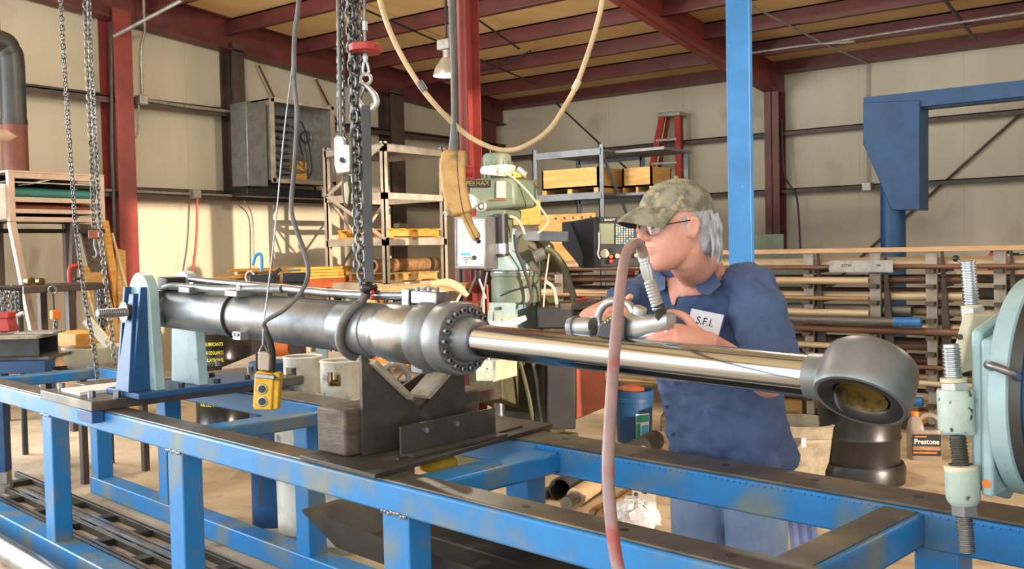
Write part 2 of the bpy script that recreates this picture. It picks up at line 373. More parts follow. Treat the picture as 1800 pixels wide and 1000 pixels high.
rod('conduit', [V((XL+.3, PX(200, 40, XL+.3).y, 3.75)), PX(320, 0, -8.6), V((-6.5, 4.2, 4.2))], .022, 'galv', ceil)
p0 = PY(1525, 111, YB-.05); rod('conduit', [p0, V((p0.x-.05, 11.3, roofz(11.3)-.22)), V((p0.x-.3, 8.3, roofz(8.3)-.22)), V((p0.x-.6, 5.3, roofz(5.3)-.22))], .012, 'galv', ceil)
p0 = PY(1715, 70, YB-.6); rod('conduit', [p0, V((p0.x+.1, 9.8, roofz(9.8)-.22)), V((p0.x+.15, 6.8, roofz(6.8)-.22))], .02, 'black', ceil)
rod('cable_run', [V((XC+.1, 11.2, roofz(11.3)-.21)), V((XC+1, 11.2, roofz(11.3)-.215)), V((XC+1.5, 11.2, roofz(11.3)-.25)), V((XC+2, 11.2, roofz(11.3)-.21)), V((XR, 11.2, roofz(11.3)-.21))], .014, 'galv', ceil, sm=5)
rod('cable_run', [V((-8.3, 9.7, roofz(9.8)-.22)), V((-7.6, 9.7, roofz(9.8)-.36)), V((-6.9, 9.7, roofz(9.8)-.22))], .012, 'black', ceil, sm=6)
for a, b in ((( -7.2, 5.0), (-7.9, 11.2)), ((-5.6, 4.4), (-7.0, 9.6))):
    rod('roof_brace', [V((a[0], a[1], roofz(a[1])-.21)), V((b[0], b[1], roofz(b[1])-.21))], .012, 'black', ceil)
rod('wall_cord', [PY(1374, 210, YB-.25), PY(1378, 300, YB-.25), PY(1390, 328, YB-.25), PY(1400, 345, YB-.22), PY(1404, 380, YB-.22), PY(1407, 440, YB-.2)], .012, 'black', wb_, sm=5)
def jbox(name, p, s, parent): return obj(name, MB(Matrix.Translation(p)).box(-s, s, -s, s, -s, s), 'galv', parent, bevel=.006)
jbox('junction_box', PX(249, 176, XL+.26), .05, wl); jbox('junction_box', PX(343, 341, XL+.25), .05, wl); jbox('junction_box', PY(1525, 328, YB-.24), .055, wb_)
# ------------------------------------------------------------------ repair bench
T_ = lambda: MB(TAB)
b = thing('repair_bench', tw(-2.5, 2.1, FL), 'long blue welded steel repair bench carrying the hydraulic cylinder', 'workbench')
SL, SR = -6.3, .75
obj('front_rail', T_().box(SL, SR, 1.71, 1.818, .645, .733), 'blue', b, bevel=.008)
obj('front_rail_top', T_().box(SL, SR, 1.716, 1.818, .733, .741), 'worn_top', b, bevel=.003)
obj('back_rail', T_().box(-6.15, SR, 2.40, 2.555, .635, .731), 'blue', b, bevel=.006)
obj('back_rail_top', T_().box(-6.15, SR, 2.405, 2.555, .731, .741), 'worn_top', b, bevel=.003)
wm = T_(); s = -2.28
for i in range(150): wm.sphere((s+i*.02, 2.402+random.uniform(-.001, .001), .722+random.uniform(-.002, .002)), .0055, n=6, m=4)
obj('weld_bead', wm, 'blue', b)
for s in (-6.2, -4.905, -3.565, -2.195, -.75):
    obj('leg', T_().box(s-.06, s+.06, 1.714, 1.80, .03, .65), 'blue', b, bevel=.006)
    m = T_()
    for i in range(8): m.sphere((s-.05+i*.0145, 1.709, .648+random.uniform(-.003, .003)), .0075, n=6, m=4)
    obj('weld', m, 'steel', b)
for s in (-6.09, -5.15, -3.76, -2.385, -.93):
    obj('leg', T_().box(s-.055, s+.055, 2.405, 2.50, .03, .64), 'blue', b, bevel=.006)
obj('lower_rail', T_().box(SL, SR, 1.70, 1.81, FL+.002, .035), 'blue', b, bevel=.006)
obj('lower_rail', T_().box(-6.15, SR, 2.395, 2.51, FL+.002, .035), 'blue', b, bevel=.006)
for s0, s1, z0, z1 in ((-3.66, -3.54, .655, .715), (-2.30, -2.17, .645, .715), (-1.07, -.955, .64, .725), (-6.14, -6.02, .66, .72)):
    obj('cross_member', T_().box(s0, s1, 1.81, 2.42, z0, z1), 'blue', b, bevel=.01)
obj('gusset_plate', T_().box(-1.055, -.97, 1.82, 2.395, .725, .728), 'worn_top', b)
for px, py in ((915, 893), (1282, 978), (1100, 930), (772, 858), (575, 806), (312, 742)):
    p = tab(PZ(px, py, .741)); obj('bolt_hole', T_().cyl((p.x, 1.765, .7412), (p.x, 1.765, .7418), .012, n=14), 'black', b)
for px, py in ((1298, 810), (1458, 833), (1642, 860), (1008, 768)):
    p = tab(PZ(px, py, .741)); obj('bolt_hole', T_().cyl((p.x, 2.49, .7412), (p.x, 2.49, .7418), .013, n=14), 'black', b)
# drip pan slung under the right half of the bench
pan = T_(); pan.hexa([(-2.9, 1.86, .50), (-2.75, 1.90, .39), (.6, 1.90, .36), (.6, 1.83, .47)], [(-2.9, 1.85, .505), (-2.75, 1.89, .395), (.6, 1.89, .365), (.6, 1.82, .475)])
pan.hexa([(-2.75, 1.9, .39), (.6, 1.9, .36), (.6, 2.33, .36), (-2.75, 2.33, .39)], [(-2.75, 1.9, .396), (.6, 1.9, .366), (.6, 2.33, .366), (-2.75, 2.33, .396)])
pan.hexa([(-2.9, 2.38, .52), (-2.75, 2.33, .39), (.6, 2.33, .36), (.6, 2.4, .49)], [(-2.9, 2.386, .525), (-2.75, 2.336, .395), (.6, 2.336, .365), (.6, 2.406, .495)])
pan.hexa([(-2.9, 1.86, .50), (-2.75, 1.9, .39), (-2.75, 2.33, .39), (-2.9, 2.38, .52)], [(-2.905, 1.86, .505), (-2.755, 1.9, .396), (-2.755, 2.33, .396), (-2.905, 2.38, .525)])
obj('drip_pan', pan, 'dark_steel', label='dark steel drip pan slung beneath the bench rails', cat='drip pan')
# ladder rack and bars lying on the floor under the bench
lr = thing('floor_ladder_rack', tw(-4.5, 2.0, FL), 'flat blackened ladder-like rack on the floor beneath the bench', 'rack')
for w0 in (1.83, 2.04, 2.24): obj('side_rail', T_().box(-7.0, -2.2, w0-.012, w0+.012, FL, -.03), 'dark_steel', lr, bevel=.003)
for i in range(11): obj('rung', T_().box(-6.75+i*.44, -6.68+i*.44, 1.83, 2.24, FL+.002, -.035), 'dark_steel', lr)
for w0, l in ((1.87, 'square steel bar lying on the ladder rack next to the front skid'), (2.06, 'square steel bar lying on the middle of the ladder rack')):
    for k in (0, 1):
        obj('steel_bar', T_().box(-6.6+w0*.1+k*.05, -2.4+k*.1, w0+k*.03, w0+.02+k*.03, -.03, -.008), 'steel_bright', label=l if k == 0 else l.replace('square', 'second square'), cat='bar', group='bars on the ladder rack')
obj('steel_pipe', T_().pipe((-6.8, 1.56, FL+.055), (-3.2, 1.56, FL+.055), .055, .048, 24), 'steel_bright', label='thick bright steel pipe on the floor in front of the bench', cat='pipe')
obj('metal_shavings', (lambda m: ([m.box(*(lambda s, w0, z: (s, s+.012, w0, w0+.008, z, z+.004))(random.uniform(-6, -3), random.choice((random.uniform(1.9, 2.0), random.uniform(2.1, 2.2))), FL+.001)) for _ in range(500)], m)[1])(T_()), 'steel', kind='stuff', label='scattered metal shavings on the floor under the bench', cat='shavings', smooth=0)

# ------------------------------------------------------------------ hydraulic cylinder
AX = (tw(-1.1, 2.06, 1.096)-tw(-4.33, 2.06, 1.167)).normalized()
def axp(s): return tw(-4.33, 2.06, 1.167) + AX*((s+4.33)/AX.dot(TT))
cyl = thing('hydraulic_cylinder', axp(-2.5), 'large steel hydraulic cylinder with chromed rod lying along the bench', 'hydraulic cylinder')
def L_(s0, prof, n=48): return MB().lathe(axp(s0), AX, prof, n)
RB = .093
obj('barrel', L_(-4.33, [(0, .07), (.02, RB-.008), (.04, RB), (1.42, RB), (1.425, RB-.003), (1.435, RB-.003), (1.44, RB), (1.62, RB), (1.622, RB-.004), (1.632, RB-.004), (1.634, RB), (1.72, RB)]), 'barrel', cyl)
sS = lambda px, py=560: tab(PW(px, py, 2.06)).x
obj('tail_eye', MB().cyl(axp(-4.24)-NN*.11, axp(-4.24)+NN*.043, .082, n=32), 'barrel', cyl)
g0 = -2.615
obj('gland_sleeve', L_(g0-.04, [(0, .085), (0, .093), (.022, .096), (.03, .1), (.05, .104), (.215, .104), (.222, .1), (.222, .08)]), 'steel_bright', cyl)
fl0 = g0+.175
obj('flange', L_(fl0, [(0, .09), (0, .113), (.006, .116), (.07, .116), (.076, .112), (.082, .106), (.096, .106), (.1, .113), (.106, .117), (.178, .117), (.184, .113), (.184, .06)]), 'gun', cyl)
fe = fl0+.184
obj('gland_nut', L_(fe-.002, [(0, .05), (0, .073), (.012, .073), (.02, .068), (.05, .068), (.06, .062), (.066, .057), (.066, .05)]), 'gun', cyl)
ux = AX.cross(ZZ).normalized(); uy = ux.cross(AX)
bolt = MB().lathe((0, 0, 0), (0, 0, 1), [(0, .0115), (.014, .0115), (.016, .0095), (.016, .0055), (.006, .005)], 14)
bme = meshof('flange_bolt', bolt, 'steel')
for k in range(18):
    a = 2*PI*k/18; p = axp(fe)+ux*(.094*math.cos(a))+uy*(.094*math.sin(a)); inst(bme, 'flange_bolt', cyl, Matrix.Translation(p) @ AX.to_track_quat('Z', 'Y').to_matrix().to_4x4())
rl = (-1.075 - fe)/AX.dot(TT)
obj('rod', L_(fe, [(-.02, .05), (rl, .05)], 64), 'chrome', cyl)
# rod eye: a short barrel whose bore points down and towards the front rail
ne = (-ray(1511, 706).normalized()*.47 - cr*.25 - cu*.845).normalized()
ne = (ne - AX*ne.dot(AX)*.6).normalized()
Ec = PW(1511, 706, 1.985); Eb = Ec - ne*.118
obj('rod_eye_neck', L_(-1.078, [(0, .046), (0, .053), (.03, .054), (.05, .056), (.07, .062), (.085, .070), (.098, .078), (.1, .03)], 48), 'gun', cyl)
obj('rod_eye', MB().lathe(Eb, ne, [(-.012, .03), (-.008, .06), (.002, .084), (.014, .096), (.035, .1015), (.065, .1035), (.095, .103), (.112, .1015), (.118, .099), (.1195, .096), (.1185, .09)], 64, cap=False), 'gun', cyl)
obj('eye_face', MB().lathe(Eb, ne, [(.1183, .0905), (.1183, .078), (.115, .072), (.112, .066), (.106, .060), (.09, .057), (.02, .055), (.02, .01)], 64, cap=False), 'eye_dark', cyl)
obj('eye_bearing', MB().lathe(Ec, ne, [(-.034, .054), (-.014, .0575), (-.010, .056), (-.014, .051), (-.03, .048), (-.034, .03), (-.035, .001)], 40, cap=False), 'gold', cyl)
# hydraulic tube along the top, clamps and port block
def up(s, dz, dw=0): return axp(s)+uy*dz+NN*dw
obj('transfer_tube', MB().tube([up(-4.1, .135, .02), up(-3.9, .13, .02), up(-3.4, .125, 0), up(-2.95, .118, -.005), up(-2.7, .122, -.005), up(-2.5, .128, 0)], .0165, 14), 'steel', cyl)
obj('return_tube', MB().tube([up(-4.22, .1, -.05), up(-4.1, .108, -.055), up(-3.7, .108, -.05), up(-3.45, .118, -.03), up(-3.3, .122, -.01)], .0165, 14), 'gun', cyl)
pb = obj('port_block', MB(frame(up(-2.44, .125), AX)).box(-.05, .08, -.03, .03, -.022, .022), 'steel', cyl, bevel=.004)
obj('port_boss', MB().cyl(up(-2.42, .09), up(-2.42, .112), .024, n=20), 'steel_bright', cyl)
for i in range(4): obj('port_bolt', MB().cyl(up(-2.47+.06*(i//2), .147, -.016+.032*(i % 2)), up(-2.47+.06*(i//2), .158, -.016+.032*(i % 2)), .008, n=12), 'steel', pb)
obj('tube_flange', MB(frame(up(-2.515, .122), AX)).box(-.018, .018, -.034, .034, -.03, .03), 'steel_bright', cyl, bevel=.004)
obj('end_block', MB(frame(up(-4.22, .115, -.02), AX)).box(-.045, .05, -.045, .05, -.03, .03), 'black', cyl, bevel=.006)
for s in (-3.95, -3.55):
    obj('tube_clamp', MB(frame(up(s, .1, -.035), AX)).box(-.05, .05, -.06, .035, -.015, .012), 'gun', cyl, bevel=.004)
    obj('clamp_bolt', MB().cyl(up(s, .11, -.055), up(s, .13, -.055), .01, n=6), 'steel_bright', cyl)
obj('drain_boss', MB(frame(up(-2.47, -.108), AX)).box(-.03, .03, -.025, .025, -.02, .02), 'gun', cyl, bevel=.004)
# band clamp and hose loop around the barrel left of the pendant box
bandc = MB().torus(axp(-3.62), AX, RB+.006, .006, 40, 8)
obj('band_clamp', bandc, 'black', cyl)
q = tab(PW(427, 588, 1.98)); obj('clamp_lug', MB(TAB @ Matrix.Translation((q.x, 1.97, q.z))).box(-.03, .03, -.02, .02, -.02, .014).cyl((-.012, -.021, .002), (-.012, -.028, .002), .008, n=10).cyl((.014, -.021, .002), (.014, -.028, .002), .008, n=10), 'alu', cyl, bevel=.003)

# ------------------------------------------------------------------ tail stand
tp = thing('mounting_plate', tw(-4.5, 2.15, .741), 'thick steel mounting plate bolted across the bench under the tail stand', 'plate')
obj('plate', T_().box(-4.80, -4.20, 1.655, 2.72, .742, .785), 'worn_top', tp, bevel=.004)
for px, py in ((108, 678), (161, 692), (206, 692), (384, 638), (440, 648)):
    p = PZ(px, py, .80); obj('plate_bolt', MB().cyl((p.x, p.y, .785), (p.x, p.y, .812), .017, n=6), 'steel', tp)
obj('side_block', T_().box(-4.36, -4.2, 1.655, 1.708, .690, .7415), 'blue_dark', b, bevel=.004)
st = thing('tail_stand', tw(-4.27, 2.06, .785), 'blue clevis stand with two round-topped plates pinning the cylinder tail', 'stand')
obj('base_plate', T_().box(-4.42, -4.08, 1.81, 2.46, .7855, .812), 'blue_dark', st, bevel=.004)
def cheek(w0, w1, nm, mt, wd=.108, wb=.138):
    poly = [(-4.245-wb, w0, .812), (-4.245+wb, w0, .812), (-4.245+wd, w0, 1.20)]
    for i in range(13): a = PI*i/12; poly.append((-4.245+wd*math.cos(a), w0, 1.215+.12*math.sin(a)))
    poly.append((-4.245-wd, w0, 1.2)); return obj(nm, T_().prism(poly, (0, w1-w0, 0)), mt, st, bevel=.003)
cheek(1.90, 1.945, 'cheek_plate', 'aqua'); cheek(2.105, 2.15, 'cheek_plate', 'aqua')
for s in (-4.33, -4.17):
    obj('gusset', T_().hexa([(s-.008, 1.82, .812), (s+.008, 1.82, .812), (s+.008, 1.90, .812), (s-.008, 1.90, .812)], [(s-.008, 1.872, 1.27), (s+.008, 1.872, 1.27), (s+.008, 1.90, 1.27), (s-.008, 1.90, 1.27)]), 'blue_dark', st)
obj('front_gusset', T_().hexa([(-4.30, 1.80, .812), (-4.16, 1.80, .812), (-4.16, 1.90, .812), (-4.30, 1.90, .812)], [(-4.255, 1.86, 1.24), (-4.21, 1.86, 1.24), (-4.21, 1.90, 1.24), (-4.255, 1.90, 1.24)]), 'blue_dark', st, bevel=.003)
pz = axp(-4.24).z
obj('pin_bolt', MB().thread(tw(-4.24, 1.71, pz-.005), tw(-4.24, 2.30, pz-.005), .021, .009, 18), 'steel', st)
obj('pin_nut', MB().nut(tw(-4.24, 1.83, pz-.005), tw(-4.24, 1.868, pz-.005), .037), 'dark_steel', st)
obj('pin_washer', MB().cyl(tw(-4.24, 1.824, pz-.005), tw(-4.24, 1.83, pz-.005), .045, n=24), 'steel_bright', st)
for s, w0 in ((-4.37, 2.02), (-4.36, 2.3), (-4.13, 2.03), (-4.13, 2.36), (-4.12, 2.2)): obj('stand_bolt', T_().cyl((s, w0, .812), (s, w0, .832), .016, n=6), 'black', st)
obj('steel_shim', T_().box(-4.66, -4.44, 1.70, 2.0, .7855, .80), 'white', label='pale loose plate lying on the mounting plate left of the tail stand', cat='plate')
obj('spanner_bar', T_().box(-4.63, -4.6, 1.86, 2.3, .7855, .798), 'steel_bright', label='narrow bright steel bar lying on the mounting plate', cat='bar')

# ------------------------------------------------------------------ saddle under the gland
sd = thing('saddle_plate', tw(-2.45, 2.1, .741), 'dark oily base plate bridging the rails under the saddle', 'plate')
obj('base', T_().hexa([(-2.66, 1.700, .7415), (-2.26, 1.695, .7415), (-2.40, 2.62, .7415), (-2.8, 2.62, .7415)], [(-2.66, 1.700, .756), (-2.26, 1.695, .756), (-2.40, 2.62, .756), (-2.8, 2.62, .756)]), 'dark_steel', sd, bevel=.002)
obj('edge_strip', T_().hexa([(-2.37, 1.86, .756), (-2.355, 1.86, .756), (-2.44, 2.5, .756), (-2.455, 2.5, .756)], [(-2.37, 1.86, .762), (-2.355, 1.86, .762), (-2.44, 2.5, .762), (-2.455, 2.5, .762)]), 'dark_steel', sd)
obj('timber_block', T_().box(-2.672, -2.515, 1.775, 2.36, .7565, .905), 'wood_dark', label='oil-blackened square timber block behind the V saddle', cat='timber', bevel=.008)
vs = thing('v_saddle', tw(-2.49, 2.05, .756), 'dark steel plate with a V notch cradling the cylinder gland', 'saddle')
S0 = -2.508
obj('notch_plate', T_().prism([(S0, 1.83, .757), (S0, 2.27, .757), (S0, 2.27, 1.0), (S0, 2.245, 1.0), (S0, 2.07, .868), (S0, 1.85, 1.068), (S0, 1.83, 1.075)], (.014, 0, 0)), 'dark_steel', vs)
obj('rear_plate', T_().prism([(S0-.2, 2.07, .757), (S0-.2, 2.33, .757), (S0-.2, 2.33, .97), (S0-.2, 2.27, .97), (S0-.2, 2.12, .91), (S0-.2, 2.07, .91)], (.012, 0, 0)), 'dark_steel', vs)
for a, c in (((1.858, 1.048), (2.01, .912)), ((2.09, .905), (2.225, 1.005))):
    A = V((S0-.06, a[0], a[1])); B = V((S0-.06, c[0], c[1])); d = (B-A).normalized(); n_ = V((0, -d.z, d.y))
    if n_.z < 0: n_ = -n_
    obj('wood_pad', T_().prism([A, B, B+n_*.018, A+n_*.018], (.1, 0, 0)), 'pad_wood', vs, bevel=.003)
ai = thing('angle_bracket', tw(-2.38, 2.08, .756), 'dark angle iron bolted along the foot of the V saddle', 'bracket')
obj('angle_web', T_().prism([(-2.40, 1.90, .757), (-2.425, 2.34, .757), (-2.425, 2.34, .85), (-2.40, 1.90, .85)], (.009, 0, 0)), 'dark_steel', ai)
obj('angle_foot', T_().prism([(-2.391, 1.90, .757), (-2.416, 2.34, .757), (-2.356, 2.34, .757), (-2.331, 1.9, .757)], (0, 0, .008)), 'dark_steel', ai)
for w0 in (2.0, 2.14): obj('bracket_bolt', T_().cyl((-2.397-(w0-1.9)*.05, w0, .825), (-2.378-(w0-1.9)*.05, w0, .825), .009, n=6), 'steel_bright', ai)
gl = tab(PZ(778, 806, .72))
obj('yellow_glove', T_().sphere((gl.x-.02, gl.y, .70), .05, (1.0, 1.5, .55), 14, 8), 'yellow', label='crumpled yellow work glove in the gap beside the cross member', cat='glove')
# ------------------------------------------------------------------ the man at the bench
def ell(c, ax, ay, rx, ry, n=28, p=2.0):
    out = []
    for i in range(n):
        a = 2*PI*i/n; cx, sy = math.cos(a), math.sin(a)
        out.append(c+ax*(rx*math.copysign(abs(cx)**(2/p), cx))+ay*(ry*math.copysign(abs(sy)**(2/p), sy)))
    return out
def loftz(mb, rows, p=2.3, n=28):          # rows: (s, w, z, half width, half depth) in bench coordinates
    mb.loft([ell(V((r[0], r[1], r[2])), V((1, 0, 0)), V((0, 1, 0)), r[3], r[4], n, p) for r in rows])
man = thing('person', tw(-1.78, 2.8, FL), 'man in navy work shirt, jeans and camouflage cap leaning over the rod with a polisher', 'person')
HD = (-cr*math.cos(.44) - fwd*math.sin(.44) - ZZ*.05).normalized()
HO = PD(1187, 400, 2.93)
HM = frame(HO, HD, z=ZZ+cr*.05) @ Matrix.Scale(1.08, 4)
TI = TAB.inverted()
def hp(x, y, z): return TI @ (HM @ V((x, y, z)))     # head point -> bench coordinates
ex, ey, ez = [(TI @ HM).to_3x3() @ V(a) for a in ((1, 0, 0), (0, 1, 0), (0, 0, 1))]
body = MB(TAB)
rows = [(-.121, .070, .035, .014), (-.116, .082, .018, .030), (-.104, .090, -.005, .043), (-.085, .091, -.035, .055), (-.06, .089, -.062, .063), (-.03, .088, -.078, .068), (0, .086, -.09, .072),
        (.03, .091, -.096, .075), (.06, .086, -.098, .075), (.09, .065, -.08, .062), (.112, .03, -.045, .032)]
body.loft([ell(hp((f+k)/2, 0, z), ex, ey, (f-k)/2, h, 32, 2.15) for z, f, k, h in rows])
def ht(pts, r, n=10, sm=4): body.tube([hp(*p) for p in pts], [q*1.08 for q in r] if isinstance(r, (list, tuple)) else r*1.08, n, sm)
ht([(.082, 0, .032), (.097, 0, .004), (.116, 0, -.020), (.103, 0, -.033)], [.008, .010, .0125, .009])
for sy in (-1, 1):
    ht([(.098, sy*.006, -.026), (.098, sy*.014, -.028)], [.009, .007], sm=0)
    ht([(.078, sy*.014, .030), (.083, sy*.034, .034), (.066, sy*.055, .028)], [.008, .009, .007])
    ht([(-.004, sy*.072, -.030), (-.012, sy*.082, -.012), (-.016, sy*.086, .012), (-.006, sy*.086, .026), (.006, sy*.080, .020), (.008, sy*.076, 0), (.004, sy*.074, -.020)], [.007, .007, .006, .006, .006, .007, .007], n=8)
    ht([(-.002, sy*.074, -.02), (-.004, sy*.078, .012)], .009, sm=0)
ht([(.086, -.024, -.060), (.095, -.008, -.0575), (.096, 0, -.0585), (.095, .008, -.0575), (.086, .024, -.060)], [.003, .005, .0045, .005, .003])
ht([(.085, -.022, -.066), (.094, 0, -.070), (.085, .022, -.066)], [.003, .006, .003])
ht([(.078, 0, -.104), (.086, 0, -.1)], [.016, .014], sm=0)
# neck
nb = V((-1.775, 2.645, 1.335))
body.tube([hp(-.03, 0, -.02), hp(-.032, 0, -.075), (hp(-.04, 0, -.11)+nb)/2, nb, nb+V((0, .02, -.08))], [.06, .062, .064, .076, .10], 20, 4)
# trunk and legs under the clothes
TR = [(-1.770, 2.79, .80, .15, .10), (-1.775, 2.77, .92, .17, .12), (-1.785, 2.755, 1.05, .18, .115), (-1.810, 2.73, 1.17, .19, .105), (-1.835, 2.70, 1.27, .16, .085), (-1.850, 2.67, 1.33, .09, .06)]
loftz(body, TR)
for dx in (-.105, .105):
    body.tube([(-1.77+dx, 2.79, .86), (-1.775+dx*1.1, 2.80, .45), (-1.775+dx*1.2, 2.83, .02)], [.095, .07, .045], 16, 4)
# open collar: throat and upper chest
body.hexa([TI@PW(1169, 488, 2.585), TI@PW(1200, 488, 2.585), TI@PW(1186, 538, 2.555), TI@PW(1181, 538, 2.555)], [TI@PW(1169, 488, 2.66), TI@PW(1200, 488, 2.66), TI@PW(1186, 538, 2.66), TI@PW(1181, 538, 2.66)])
# arms (image right is his left)
LS, LE = V((-1.575, 2.66, 1.255)), V((-1.49, 2.60, .98))
LWr = TI@PW(1242, 599, 2.17); LH = TI@PW(1190, 588, 2.105)
body.tube([LS, (LS+LE)/2, LE, LE*.55+LWr*.45, LWr], [.055, .05, .041, .038, .028], 16, 5)
RS_, RE = V((-1.98, 2.68, 1.235)), TI@PW(1040, 562, 2.40)
RWr = TI@PW(1066, 556, 2.24); RH = TI@PW(1085, 547, 2.15)
body.tube([RS_, (RS_+RE)/2, RE, RE*.5+RWr*.5, RWr], [.055, .05, .042, .04, .03], 16, 5)
def hand(wr, palm, up_, curl, thumb, mir):
    d = (palm-wr).normalized(); u = V(up_); u = (u-d*u.dot(d)).normalized(); sd_ = d.cross(u)*mir      # sd_: from little finger to index
    body.loft([ell(wr-d*.01, sd_, u, .029, .020, 16), ell(wr+d*.03, sd_, u, .037, .019, 16), ell(wr+d*.065, sd_, u, .043, .017, 16), ell(wr+d*.092, sd_, u, .041, .014, 16)])
    for k, (o, l) in enumerate(((-.032, .058), (-.011, .070), (.011, .075), (.032, .068))):
        a = wr+d*.088+sd_*o; pts = [a]; dd = d.copy(); ang = curl
        for seg, fr in enumerate((.45, .32, .23)):
            dd = (dd*math.cos(ang)-u*math.sin(ang)); uu = sd_.cross(dd)*mir; a = a+dd*(l*1.15*fr); pts.append(a)
            u2 = u; u_ = (u*math.cos(0)); 
            dd = dd.normalized()
        body.tube(pts, [.0098, .0092, .0086, .0072], 10, 4)
    t0 = wr+d*.028+sd_*.034; t1 = t0+(d*.5+sd_*.62+V(thumb)*.5).normalized()*.042; t2 = t1+(d*.9+sd_*.12+V(thumb)*.45).normalized()*.032; t3 = t2+(d*.95-sd_*.1+V(thumb)*.1).normalized()*.024
    body.tube([t0-d*.015-sd_*.01, t0, t1, t2, t3], [.014, .0145, .0125, .011, .0085], 10, 4)
hand(LWr, LH, V((.3, -.58, .76)), .55, V((0, .1, .25)), 1)
hand(RWr, RH, V((-.2, -.4, .85)), .6, V((0, -.2, .4)), -1)
bo = obj('body', body, 'skin', man, smooth=180)
r = bo.modifiers.new('skin', 'REMESH'); r.mode = 'VOXEL'; r.voxel_size = .0045; r.use_smooth_shade = True
r = bo.modifiers.new('soft', 'SMOOTH'); r.factor = .5; r.iterations = 4
# shirt
sh = MB(TAB)
loftz(sh, [(-1.750, 2.80, .675, .212, .150), (-1.755, 2.79, .72, .216, .152), (-1.765, 2.78, .82, .212, .150), (-1.780, 2.765, .93, .208, .150), (-1.795, 2.745, 1.05, .212, .145), (-1.815, 2.72, 1.16, .218, .135),
           (-1.825, 2.70, 1.235, .212, .118), (-1.837, 2.685, 1.29, .165, .098), (-1.850, 2.665, 1.325, .105, .080), (-1.857, 2.655, 1.342, .085, .074)], 2.4, 40)
sh.tube([LS+V((-.09, .02, .012)), LS+V((-.01, 0, .0)), (LS*.6+LE*.4)+V((.012, -.005, 0)), LE*.82+LS*.18+V((.01, 0, 0)), LE+V((.008, -.005, -.015))], [.075, .083, .085, .082, .078], 24, 5)
sh.tube([RS_+V((.09, .02, .012)), RS_, (RS_*.55+RE*.45), RE*.62+RS_*.38], [.07, .078, .074, .068], 24, 5)
so_ = obj('shirt', sh, 'shirt', man, smooth=180)
r = so_.modifiers.new('cloth', 'REMESH'); r.mode = 'VOXEL'; r.voxel_size = .007; r.use_smooth_shade = True
tx = bpy.data.textures.new('folds', 'CLOUDS'); tx.noise_scale = .11; tx.noise_depth = 3
r = so_.modifiers.new('folds', 'DISPLACE'); r.texture = tx; r.strength = .07; r.mid_level = .5; r.texture_coords = 'GLOBAL'
r = so_.modifiers.new('soft', 'SMOOTH'); r.factor = .5; r.iterations = 2
# collar flaps
def sheet(pts, th): mb = MB(); a = [V(p) for p in pts]; n = (a[1]-a[0]).cross(a[2]-a[0]).normalized(); return mb.prism(a, n*th)
cl = MB(TAB); n0 = TI @ PW(1245, 445, 2.72)
cl.tube([TI@PW(1168, 500, 2.575), TI@PW(1160, 484, 2.60), TI@PW(1163, 468, 2.68), TI@PW(1205, 452, 2.755), TI@PW(1246, 448, 2.72), TI@PW(1238, 474, 2.62), TI@PW(1212, 494, 2.575)], [.011, .017, .022, .026, .026, .021, .012], 12, 5)
obj('collar', cl, 'shirt', man)
cf = MB(TAB); cf.hexa([TI@PW(x, y, w0) for x, y, w0 in ((1213, 490, 2.555), (1244, 455, 2.64), (1268, 500, 2.56), (1246, 520, 2.535), (1228, 514, 2.54))], [TI@PW(x, y, w0+.012) for x, y, w0 in ((1213, 490, 2.555), (1244, 455, 2.64), (1268, 500, 2.56), (1246, 520, 2.535), (1228, 514, 2.54))])
cf2 = MB(TAB); cf2.hexa([TI@PW(x, y, w0) for x, y, w0 in ((1170, 486, 2.565), (1140, 478, 2.60), (1136, 500, 2.58), (1158, 515, 2.555), (1170, 508, 2.56))], [TI@PW(x, y, w0+.012) for x, y, w0 in ((1170, 486, 2.565), (1140, 478, 2.60), (1136, 500, 2.58), (1158, 515, 2.555), (1170, 508, 2.56))])
obj('collar_flap', cf2, 'shirt', man, bevel=.003); obj('collar_flap', cf, 'shirt', man, bevel=.003)
def btn(px, py, wv): p = PW(px, py, wv); obj('button', MB().cyl(p, p-NN*.004, .006, n=12), 'ink', man)
btn(1175, 545, 2.558); btn(1173, 715, 2.62); btn(1184, 763, 2.625)
# name patch with lettering on the chest
pc = [PW(x, y, w0) for x, y, w0 in ((1217, 541, 2.548), (1275, 553, 2.548), (1265, 591, 2.56), (1208, 575, 2.56))]
nrm = (pc[1]-pc[0]).cross(pc[3]-pc[0]).normalized()
if nrm.dot(CAM-pc[0]) < 0: nrm = -nrm
pcen = sum(pc, V((0, 0, 0)))/4
obj('patch_border', MB().prism([pcen+(p-pcen)*1.06+nrm*.001 for p in pc], nrm*.003), 'patch_edge', man)
pt = obj('name_patch', MB().prism([pcen+(p-pcen)*.98+nrm*.003 for p in pc], nrm*.003), 'patch', man)
uxp = (pc[1]-pc[0]+pc[2]-pc[3]).normalized(); uyp = nrm.cross(uxp)
text('patch_lettering', 'S.F.I.', .036, 'ink', pt, lambda x, y, z: pcen+uxp*(x+y*.22)+uyp*y+nrm*(.0065+z), .0004, width=.06)
